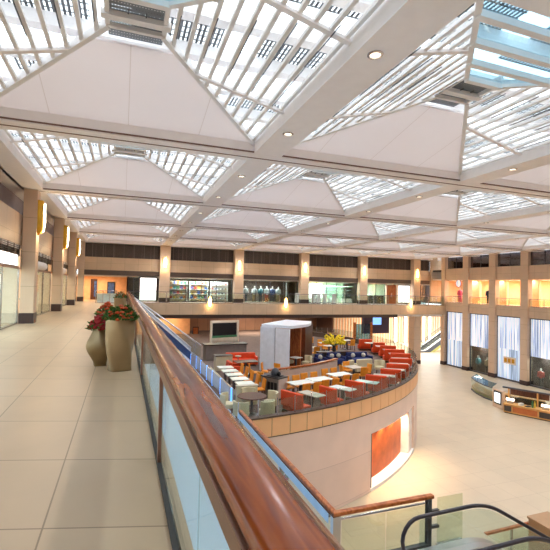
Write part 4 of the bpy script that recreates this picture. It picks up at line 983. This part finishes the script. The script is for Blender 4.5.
# red benches standing across the rim, with small tables between
bench_px = [((292.5, 393), (315, 399.5)), ((328, 387), (345.5, 391.5)), ((353.6, 381), (374.5, 384.5)), ((373, 375.2), (394.7, 377.3)), ((386, 369), (407, 370.4)), ((393, 363.8), (415.5, 365)), ((394, 358.4), (416, 358.9)), ((392, 353), (412.3, 353.6)), ((384.5, 349), (404.6, 349.4)), ((380, 345.3), (396, 345.7)), ((373, 342.3), (385, 342.5)), ((359, 339), (372, 339.2))]
def bench(L, label, loc, rz):
    t = thing('banquette', label, 'bench', loc, rz, 'red benches along the curved rim')
    obj('seat', MB().box(-L/2, L/2, .04, .48, .14, .46), 'bench_red', t, bevel=.04); obj('backrest', MB().cbox((0, 0, .62), (L, .13, .62), 0, .06), 'bench_red', t, bevel=.04)
    obj('plinth', MB().box(-L/2+.04, L/2-.04, -.02, .42, 0, .14), 'wood_dark', t)
    return t
tops = []
for k, (q0, q1) in enumerate(bench_px):
    a, b = at(*q0, FZ+.93), at(*q1, FZ+.93); m_ = (a+b)/2; L = min((b-a).length, 1.75)
    dvec = (b-a).normalized()
    r1 = Vector((b.x-CC.x, b.y-CC.y)).length
    if r1 > CR-.3: m_ -= Vector(((b.x-CC.x)/r1, (b.y-CC.y)/r1, 0))*(r1-CR+.32)
    tops.append((m_, math.atan2(dvec.y, dvec.x), L))
    bench(L, 'red bench, %s along the curved rim counting from the round table' % ORD[k], (m_.x, m_.y, FZ), math.atan2(dvec.y, dvec.x))
kinds = ['table_grey', 'table_white', 'table_aqua'] + ['table_grey']*9
TS = {}
for k in range(len(tops)-1):
    (a, r0, l0), (b, r1, l1) = tops[k], tops[k+1]
    m_ = a.lerp(b, .53); r_ = (r0+r1)/2; gap = (a-b).length
    if kinds[k] not in TS: TS[kinds[k]] = proto_table('booth_table', kinds[k], 1.05, .56)
    place(TS[kinds[k]], (m_.x, m_.y), r_, '%s table standing between the %s and %s red benches from the round table' % ({'table_grey': 'grey', 'table_white': 'pale', 'table_aqua': 'aqua'}[kinds[k]], ORD[k], ORD[k+1]))
# wooden topped partition
pa, pb = at(268.5, 369.5, FZ+.95), at(336.5, 358.3, FZ+.95)
pt = thing('partition', 'curved low partition with copper coloured wooden cap behind the central tables', 'partition', (0, 0, FZ))
mp_ = (pa+pb)/2+Vector((.25, -.55, 0)); pts = [pa*(1-t)**2+mp_*2*t*(1-t)+pb*t*t for t in [q/10 for q in range(11)]]
w1 = MB(); w2 = MB()
for a, b in zip(pts[:-1], pts[1:]): w1.bar((a.x, a.y, .42), (b.x, b.y, .42), .12, .84); w2.bar((a.x, a.y, .93), (b.x, b.y, .93), .2, .07)
obj('panel', w1, 'partition', pt); obj('cap_rail', w2, 'wood_rail2', pt)
for a in pts[::2]: obj('bracket', MB().box(a.x-.02, a.x+.02, a.y-.02, a.y+.02, .84, .9), 'steel', pt)
# white pavilion
P1, P2, P3 = at(261, 370, FZ), at(289.3, 374, FZ), at(310.5, 362.5, FZ)
P4 = P1+P3-P2; H = 2.6
mat('pavilion_white', (226, 228, 236), rough=.35)
pv = thing('pavilion', 'white panelled pavilion with curved roof and dark wood interior in the restaurant', 'pavilion', (0, 0, FZ))
def wall(a, b, z0, z1, th=.1): return MB().slab([(a.x, a.y, z0), (b.x, b.y, z0), (b.x, b.y, z1), (a.x, a.y, z1)], th)
obj('front_panel', wall(P1, P1.lerp(P2, .49), 0, H), 'pavilion_white', pv); obj('front_panel', wall(P1.lerp(P2, .52), P2, 0, H-.02), 'pavilion_white', pv)
obj('seam', wall(P1.lerp(P2, .485)+Vector((.05, .05, 0)), P1.lerp(P2, .525)+Vector((.05, .05, 0)), 0, H), 'counter_grey', pv)
obj('back_panel', wall(P4, P3, 0, H), 'wood_dark', pv); obj('side_panel', wall(P4, P1, 0, H), 'pavilion_white', pv); obj('side_screen', wall(P2.lerp(P3, .62), P3, 0, H), 'wood_dark', pv); obj('inner_panel', wall(P1.lerp(P4, .5), P2.lerp(P3, .5), 0, H), 'wood_orange', pv)
rf = [P1+(P1-P2)*.02, P2+(P2-P1)*.02] + [P2.lerp(P3, q/8)+(P2-P1).normalized()*(.45*math.sin(PI*q/8)) for q in range(1, 8)] + [P3, P4]
obj('roof', MB().prism([(p.x, p.y) for p in rf], H, H+.16), 'pavilion_white', pv)
fl = [(p.x, p.y) for p in rf]; obj('floor_plate', MB().prism([(P1.x, P1.y), (P2.x, P2.y), (P3.x, P3.y), (P4.x, P4.y)], 0, .02), 'carpet', pv)
light('pavilion_lamp', 'POINT', (P2.x*.4+P3.x*.3+P4.x*.3, P2.y*.4+P3.y*.3+P4.y*.3, -1.), 30, WARM, .1)
tt = proto_table('side_table', 'table_white', .6, .6); q = P2.lerp(P3, .3)+(P1-P2).normalized()*.2; place(tt, (q.x+.15, q.y), .5, 'small white table at the open side of the pavilion')
for k, (dx, dy, l_) in enumerate([(.75, .1, 'right of'), (-.1, .75, 'behind')]): place(TUB, (q.x+.15+dx, q.y+dy), math.atan2(dy, dx)-PI/2, 'cream tub chair %s the small white table at the pavilion' % l_, 'cream chairs by the pavilion')
# orange chairs and dark table left of the pavilion, red corner sofa
p = F_(246, 361); td = proto_table('dining_table', 'wood_dark', 1.3, .8); place(td, (p.x, p.y), .1, 'dark wooden table in front of the red corner sofa left of the pavilion')
for q, l_ in [((253.6, 372), 'first from the red corner sofa'), ((266, 371), 'second from the red corner sofa'), ((264, 380.5), 'nearest the service counter'), ((279.5, 371), 'at the foot of the white pavilion')]:
    p = F_(*q, h=.45); place(CH, (p.x, p.y), random.uniform(-.5, .9)+PI/2, 'orange chair %s, on the open floor before the pavilion' % l_)
def sofa(name, label, L, m, loc, rz, group=None, pillows=0, h=.78):
    t = thing(name, label, 'sofa', loc, rz, group)
    obj('seat', MB().box(-L/2, L/2, -.3, .35, .12, .43), m, t, bevel=.05); obj('backrest', MB().box(-L/2, L/2, .3, .48, .12, h), m, t, bevel=.05)
    for s in (-1, 1): obj('arm', MB().box(s*L/2-.07, s*L/2+.07, -.3, .48, .1, .58), m, t, bevel=.04)
    for s in (-1, 1): obj('foot', MB().box(s*(L/2-.1)-.03, s*(L/2-.1)+.03, -.25, -.19, 0, .12), 'wood_dark', t)
    obj('base', MB().box(-L/2+.1, L/2-.1, -.15, .4, 0, .12), 'wood_dark', t)
    return t
p = at(247, 357, FZ+.7); sofa('corner_sofa', 'red corner sofa behind the dark wooden table', 1.9, 'bench_red', (p.x-.1, p.y+.9, FZ), -.1)
p = at(236, 366, FZ+.5); sofa('armchair', 'small red seat at the left end of the dark wooden table', .9, 'bench_red', (p.x, p.y, FZ), PI/2)
# navy sofas, cream sofas and the yellow flowers
def pillow(label, loc, rz):
    o = obj('pillow', MB().blob((0, 0, .17), (.17, .07, .15), 4, 6), 'table_grey', smooth=True); o.location = loc; o.rotation_euler = (-.25, 0, rz); tag(o, label, 'pillow', 'pale pillows on the navy sofas')
for k, (x0, x1, y) in enumerate([(316, 327, 357.5), (328, 345, 356), (347, 372, 355.5)]):
    a, b = at(x0, y, FZ+.6), at(x1, y, FZ+.6); L = (b-a).length-.15; m_ = (a+b)/2
    sofa('sofa', 'navy blue sofa, %s of the line below the yellow flowers' % ['leftmost and shortest', 'middle', 'rightmost and longest'][k], L, 'navy', (m_.x, m_.y, FZ), 0)
    for j in range(2 if k else 1): pillow('pale pillow on the %s navy sofa%s' % (['leftmost', 'middle', 'rightmost'][k], ['', ', the right hand one of two'][j] if k else ''), (m_.x+(j-.5)*L*.5 if k else m_.x, m_.y+.12, FZ+.44), 0)
for k, (x0, x1, y) in enumerate([(344, 351.5, 363), (351.8, 370, 362)]):
    a, b = at(x0, y, FZ+.6), at(x1, y, FZ+.6); L = (b-a).length-.1; m_ = (a+b)/2
    sofa('sofa', 'cream sofa with its back to the orange chairs, the %s of two' % ['shorter', 'longer'][k], L, 'cream', (m_.x, m_.y, FZ), PI, h=.85)
p = F_(379.5, 366.5, .45); place(TUB, (p.x, p.y), -.6, 'single cream chair on the open floor right of the cream sofas')
con = thing('console', 'dark console behind the navy sofas carrying the yellow flowers', 'console', (at(341, 354, FZ+.8).x+.3, at(337, 356, FZ+.6).y+.86, FZ))
obj('body', MB().box(-1.3, 1.3, -.25, .25, .0, .72), 'counter_dark', con, bevel=.01); obj('top', MB().box(-1.35, 1.35, -.28, .28, .72, .77), 'wood_dark', con)
q = con.location; va = thing('flower_arrangement', 'large round bunch of bright yellow flowers in a vase', 'flowers', (q.x-.1, q.y, FZ+.77))
obj('vase', MB().lathe([(.11, 0), (.15, .12), (.1, .3), (.13, .38)], n=18), 'counter_dark', va, smooth='auto')
stm = MB(); bl = MB(); rn = random.Random(4)
for k in range(46):
    a, e = rn.uniform(0, 2*PI), rn.uniform(.05, 1.); d = Vector((math.cos(a)*math.sqrt(1-e*e*.8), math.sin(a)*math.sqrt(1-e*e*.8), e)).normalized(); r_ = rn.uniform(.56, .82)
    stm.tube([(0, 0, .3), d*r_*.6+Vector((0, 0, .5)), d*r_+Vector((0, 0, .5))], .008, 4)
    for j in range(7): c = d*r_*lerp(.5, 1., j/6)+Vector((0, 0, .5)); bl.blob((c.x+rn.uniform(-.05, .05), c.y+rn.uniform(-.05, .05), c.z+rn.uniform(-.05, .05)), (.065,)*3, 6, 4, .3)
obj('stems', stm, 'leaf', va); obj('blossoms', bl, 'bloom_yellow', va)
# chairs and tables of the rear dining area
tb = proto_table('dining_table', 'table_grey', .8, .7)
for k, q in enumerate([(311, 347), (329, 345.5), (347, 340), (324, 342.5), (306.5, 337.5)]):
    p = F_(*q); place(tb, (p.x, p.y), random.uniform(-.2, .2), 'rear grey table, %s from the pavilion, beyond the navy sofas' % ['second', 'fourth', 'fifth', 'third', 'first'][k], 'rear grey tables')
    for j in (-1, 1): place(CH, (p.x+.05, p.y+.62*j), 0 if j > 0 else PI, 'orange chair at the %s side of the %s rear table from the pavilion' % ('far' if j > 0 else 'near', ['second', 'fourth', 'fifth', 'third', 'first'][k]), 'orange chairs of the rear tables')
# white framed display wall, counters, back walls
a, b = at(210, 345.5, FZ), at(238, 343.5, FZ); wd = (b-a).length; a_ = math.atan2(b.y-a.y, b.x-a.x)
sc = thing('screen_wall', 'cream framed wall unit with a large black screen behind the bar counter', 'screen', (a.x, a.y, FZ), a_)
obj('frame', MB().box(0, .14, -.1, .1, .2, 2.05).box(wd-.2, wd, -.1, .1, .2, 2.05).box(.14, wd-.2, -.1, .1, 1.85, 2.05).box(.14, wd-.2, -.1, .1, .2, .62), 'shop_cream', sc, bevel=.01)
obj('screen', MB().box(.14, wd-.2, -.02, .06, .62, 1.85), 'black', sc); obj('ledge', MB().box(.14, wd-.2, -.12, .02, .62, .78), 'goods_green', sc); obj('plinth', MB().box(.1, wd-.1, -.08, .08, 0, .2), 'counter_dark', sc)
p = at(206, 358, FZ); bc = thing('bar_counter', 'dark grey bar counter in front of the black screen wall', 'counter', (6.5, 28.3, FZ), .05)
obj('body', MB().box(-1.2, 1.6, -.4, .4, 0, 1.0), 'counter_grey', bc, bevel=.01); obj('top', MB().box(-1.3, 1.7, -.5, .5, 1.0, 1.06), 'counter_dark', bc); obj('end_panel', MB().box(1.6, 1.64, -.38, .38, .05, .98), 'counter_dark', bc)
t = thing('cream_cabinet', 'cream cabinet standing before the dark grey bar counter', 'cabinet', (5.75, 24.6, FZ)); obj('body', MB().box(-.5, .5, -.3, .3, 0, .85), 'cream', t, bevel=.01); obj('top', MB().box(-.53, .53, -.33, .33, .85, .89), 'counter_dark', t)
t = thing('stool', 'dark stool with pale seat right of the cream cabinet', 'stool', (6.75, 24.9, FZ)); obj('seat', MB().lathe([(.18, .7), (.19, .75)], n=14), 'cream', t); obj('pole', MB().lathe([(.2, 0), (.2, .02), (.03, .05), (.03, .7)], n=12), 'steel', t)
panel_mat('back_wood', (176, 132, 104), (110, 80, 62), [('X', 1.1, .2, .03)], rough=.4, var=.1, tile_var=.6)
panel_mat('back_dark', (96, 70, 60), (60, 44, 40), [('X', .8, .2, .03)], rough=.4, var=.15, tile_var=.6)
BY = 46.5
struct('wall_restaurant_back', MB().box(6.6, 22.5, BY, BY+.2, FZ, -1.3), 'back_wood'); struct('wall_restaurant_side', MB().box(22.4, 22.6, BY-4, BY, FZ, -1.3), 'back_dark')
struct('wall_restaurant_left', MB().box(-9, 6.6, 43.5, 43.7, FZ, -1.3), 'shop_orange'); struct('floor_restaurant_rear', MB().box(-9, 22.6, 44, 50, FZ-.4, FZ-.001), 'carpet')
light('rear_lamp', 'AREA', (14, 43, -1.4), 260, SOFT, 6., size_y=2.); light('rear_lamp', 'AREA', (3.5, 42, -1.4), 130, WARM, 4., size_y=2.)
pc = Vector((atY(195.5, 332, 43.4).x, 43.4, atY(195.5, 332, 43.4).z)); t = thing('framed_picture', 'dark framed picture on the orange wall below the far balcony', 'picture', pc)
obj('frame', MB().box(-.32, .32, -.04, .06, -.55, .55), 'black', t); obj('print', MB().box(-.24, .24, -.055, -.03, -.45, .45), 'wood_orange', t)
pc = atY(330, 331, 46.3); t = thing('wall_ornament', 'black spiky ornament on the pale rear wall of the restaurant', 'ornament', pc)
ob = MB().blob((0, 0, 0), (.35, .1, .18), 10, 6)
for k in range(14): a = k*2*PI/14; ob.tube([(0, 0, 0), (.75*math.cos(a), -.05, .32*math.sin(a))], [.06, .012], 5)
obj('body', ob, 'black', t); obj('bracket', MB().box(-.05, .05, .05, .2, -.05, .05), 'steel', t)
p0, p1 = at(354.5, 343, FZ), at(371, 343, FZ); t = thing('glass_partition', 'blue white glass screen between two copper coloured posts in the rear restaurant', 'glass screen', (p0.x, p0.y, FZ), math.atan2(p1.y-p0.y, p1.x-p0.x)); L = (p1-p0).length
for x in (0, L): obj('post', MB().box(x-.1, x+.1, -.08, .08, 0, 1.9), 'wood_rail2', t)
obj('pane', MB().box(.1, L-.1, -.02, .02, .35, 1.75), 'glass_blue', t); obj('base_panel', MB().box(.1, L-.1, -.05, .05, 0, .35), 'table_grey', t)
pc = at(376, 333, FZ); t = thing('dark_pillar_screen', 'dark purple pillar with a small blue lit screen behind the red benches', 'pillar', (atY(374, 330, 41).x, 41, FZ)); mat('purple_dark', (70, 48, 66), rough=.4)
obj('body', MB().box(-1.5, 1.9, -.2, .2, 0, 2.1), 'purple_dark', t, bevel=.01); emit_mat('screen_blue', (120, 170, 235), 1.2); obj('screen', MB().box(-.3, .8, -.23, -.2, 1., 1.8), 'screen_blue', t)
# ------------------------------------------------------------------ far ground hall: warm fluted wall, pillar, moving stairs
struct('wall_hall_far', MB().box(22.6, 62, 58, 58.2, LZ, -1.2), 'shop_orange'); 
fl = MB()
for k in range(70): x = 24+k*.5; fl.tube([(x, 57.9, LZ), (x, 57.9, -1.3)], .16, 6)
struct('wall_hall_flutes', fl, 'shop_cream', smooth='auto')
struct('wall_hall_left', MB().box(22.6, 22.8, 41.5, 58, LZ, FZ), 'shop_orange')
column(32.75, 41.2, 1.0, 1.0, LZ, -1.07, True, 'stone_col')
struct('ceiling_hall_far', MB().box(22.6, 62, 55.9, 58.2, -1.3, -1.1), 'ceil_white')
light('hall_lamp', 'AREA', (40, 52, -1.45), 900, (1., .84, .62), 10., size_y=6.)
for k, x in enumerate((395.5, 405.5, 424, 430)):
    pp = atY(x, 330, 57.5); t = thing('light_strip', 'tall glowing vertical strip on the warm far hall wall, %s counting from the restaurant' % ORD[k], 'light strip', (pp.x, 57.55, LZ)); obj('tube', MB().box(-.16, .16, -.05, .05, .1, 5.3), 'light_panel', t); obj('housing', MB().box(-.22, .22, .05, .12, 0, 5.4), 'steel', t)
eb_ = at(421, 352, LZ); et = Vector((eb_.x+9.2, eb_.y+.5, LZ+4.4)); mat('truss_green', (206, 200, 110), rough=.5)
es = escalator('grey moving stairs rising to the right at the far warm end of the hall', et, PI, 4.4, 1.0, .98, 1.6, 'escalator')
for c in es.children:
    if c.name.startswith('truss'): c.data.materials[0] = MT['truss_green']
    if c.name.startswith('skirt'): c.data.materials[0] = MT['steel_dark']
# ------------------------------------------------------------------ kiosk on the hall floor
kp = [at(471.5, 389.5, LZ), at(476, 393.5, LZ), at(484, 398, LZ), at(492, 401, LZ)]
mat('kiosk_wood', (214, 160, 92), rough=.45, var=.1, scale=3.); mat('kiosk_orange', (196, 108, 56), rough=.45, var=.08); emit_mat('kiosk_screen', (235, 240, 245), 1.5); emit_mat('kiosk_lamp', (255, 225, 190), 4.)
gc = thing('glass_counter', 'rounded glass display counter at the left end of the wooden kiosk', 'display case', (0, 0, LZ))
gm = MB(); gb = MB(); gt = MB(); inn = [p+Vector((1.5, .9, 0)) for p in kp]
for a, b in zip(kp[:-1], kp[1:]):
    gm.slab([(a.x, a.y, .1), (b.x, b.y, .1), (b.x, b.y, 1.02), (a.x, a.y, 1.02)], .02); gb.bar((a.x, a.y, .05), (b.x, b.y, .05), .08, .1); gt.bar((a.x, a.y, 1.05), (b.x, b.y, 1.05), .1, .06)
obj('glass_front', gm, 'glass', gc); obj('base_rail', gb, 'steel_dark', gc); obj('top_rail', gt, 'steel_dark', gc)
ring = [(p.x, p.y) for p in kp]+[(p.x, p.y) for p in inn[::-1]]
obj('shelf', MB().prism(ring, .3, .34), 'kiosk_wood', gc); obj('bottom', MB().prism(ring, .0, .1), 'truss_green', gc); obj('glass_top', MB().prism(ring, 1.08, 1.1), 'glass_blue', gc)
s0, s1 = at(493, 405.5, LZ), at(503, 409.5, LZ); L = (s1-s0).length
t = thing('sign_pillar', 'beige upright panel with a white lit screen in a black frame at the kiosk', 'sign', (s0.x-.15, s0.y-.1, LZ), math.atan2(s1.y-s0.y, s1.x-s0.x))
obj('body', MB().box(0, L, 0, .22, 0, 1.35), 'stone_col', t, bevel=.01); obj('bezel', MB().box(L*.15, L*.88, -.03, 0, .3, 1.25), 'black', t); obj('screen', MB().box(L*.25, L*.78, -.045, -.03, .42, 1.13), 'kiosk_screen', t)
q0, q1 = at(503.5, 412.5, LZ), at(562, 424.5, LZ); L = (q1-q0).length
kc = thing('wooden_counter', 'light wooden kiosk counter with orange and dark front panels', 'counter', (q0.x, q0.y, LZ), math.atan2(q1.y-q0.y, q1.x-q0.x))
obj('body', MB().box(0, L, 0, .7, .06, .62), 'kiosk_wood', kc, bevel=.01); obj('top', MB().box(-.05, L+.05, -.06, .76, .62, .68), 'kiosk_wood', kc, bevel=.01); obj('kick', MB().box(.05, L-.05, .05, .65, 0, .06), 'black', kc)
obj('front_panel', MB().box(.05, L*.14, -.02, 0, .16, .54), 'counter_dark', kc); obj('front_panel', MB().box(L*.17, L*.6, -.02, 0, .16, .54), 'kiosk_orange', kc); obj('front_panel', MB().box(L*.63, L*.95, -.02, 0, .16, .54), 'counter_dark', kc)
fr = thing('kiosk_canopy', 'dark topped frame with glass and hanging dark board above the kiosk counter', 'canopy', Vector((q0.x, q0.y, LZ))+Vector((-(q1.y-q0.y), q1.x-q0.x, 0)).normalized()*.9, math.atan2(q1.y-q0.y, q1.x-q0.x))
for x in (.1, L*.55, L-.1): obj('post', MB().box(x-.05, x+.05, -.05, .05, 0, 1.6), 'kiosk_wood', fr)
obj('top_rail', MB().box(-.3, L, -.1, .1, 1.6, 1.7), 'steel_dark', fr); obj('board', MB().box(.2, L*.75, -.04, .04, 1.2, 1.58), 'wood_dark', fr); obj('glass_pane', MB().box(.15, L-.15, -.01, .01, .7, 1.2), 'glass', fr)
M_ = Matrix.Translation(kc.location) @ Matrix.Rotation(kc.rotation_euler.z, 4, 'Z')
for k, (u, lab) in enumerate([(L*.1, 'left end of the wooden kiosk counter'), (L*.72, 'right end of the wooden kiosk counter')]):
    t = thing('counter_lamp', 'small glowing lamp box on the ' + lab, 'lamp', M_ @ Vector((u, .3, .68)), kc.rotation_euler.z); obj('glow_panel', MB().box(-.25, .25, -.08, .08, .2, .34), 'kiosk_lamp', t); obj('stand', MB().box(-.2, .2, -.05, .05, 0, .2), 'steel', t)
for k, (u, m_, nm, lab) in enumerate([(L*.3, 'table_white', 'box', 'white box on the middle of the kiosk counter'), (L*.5, 'goods_green', 'bottle', 'green bottle on the kiosk counter'), (L*.54, 'goods_yellow', 'bottle', 'yellow bottle beside the green one on the kiosk counter'), (L*.42, 'black', 'tray', 'black tray on the kiosk counter')]):
    mb = {'box': MB().box(-.16, .16, -.1, .1, 0, .16), 'bottle': MB().lathe([(.06, 0), (.07, .1), (.06, .3), (.03, .38), (.03, .46)], n=12), 'tray': MB().box(-.18, .18, -.12, .12, 0, .05)}[nm]
    o = obj(nm, mb, m_, bevel=.005); o.location = M_ @ Vector((u, .25, .68)); tag(o, lab, nm)
rk = thing('back_counter', 'dark goods rack behind the kiosk counter against the shop windows', 'rack', (q1.x+.9, q1.y+2.6, LZ), math.atan2(q1.y-q0.y, q1.x-q0.x)); obj('body', MB().box(-2.2, .6, -.3, .3, 0, .9), 'counter_dark', rk, bevel=.01); obj('top', MB().box(-2.25, .65, -.34, .34, .9, .95), 'kiosk_wood', rk)
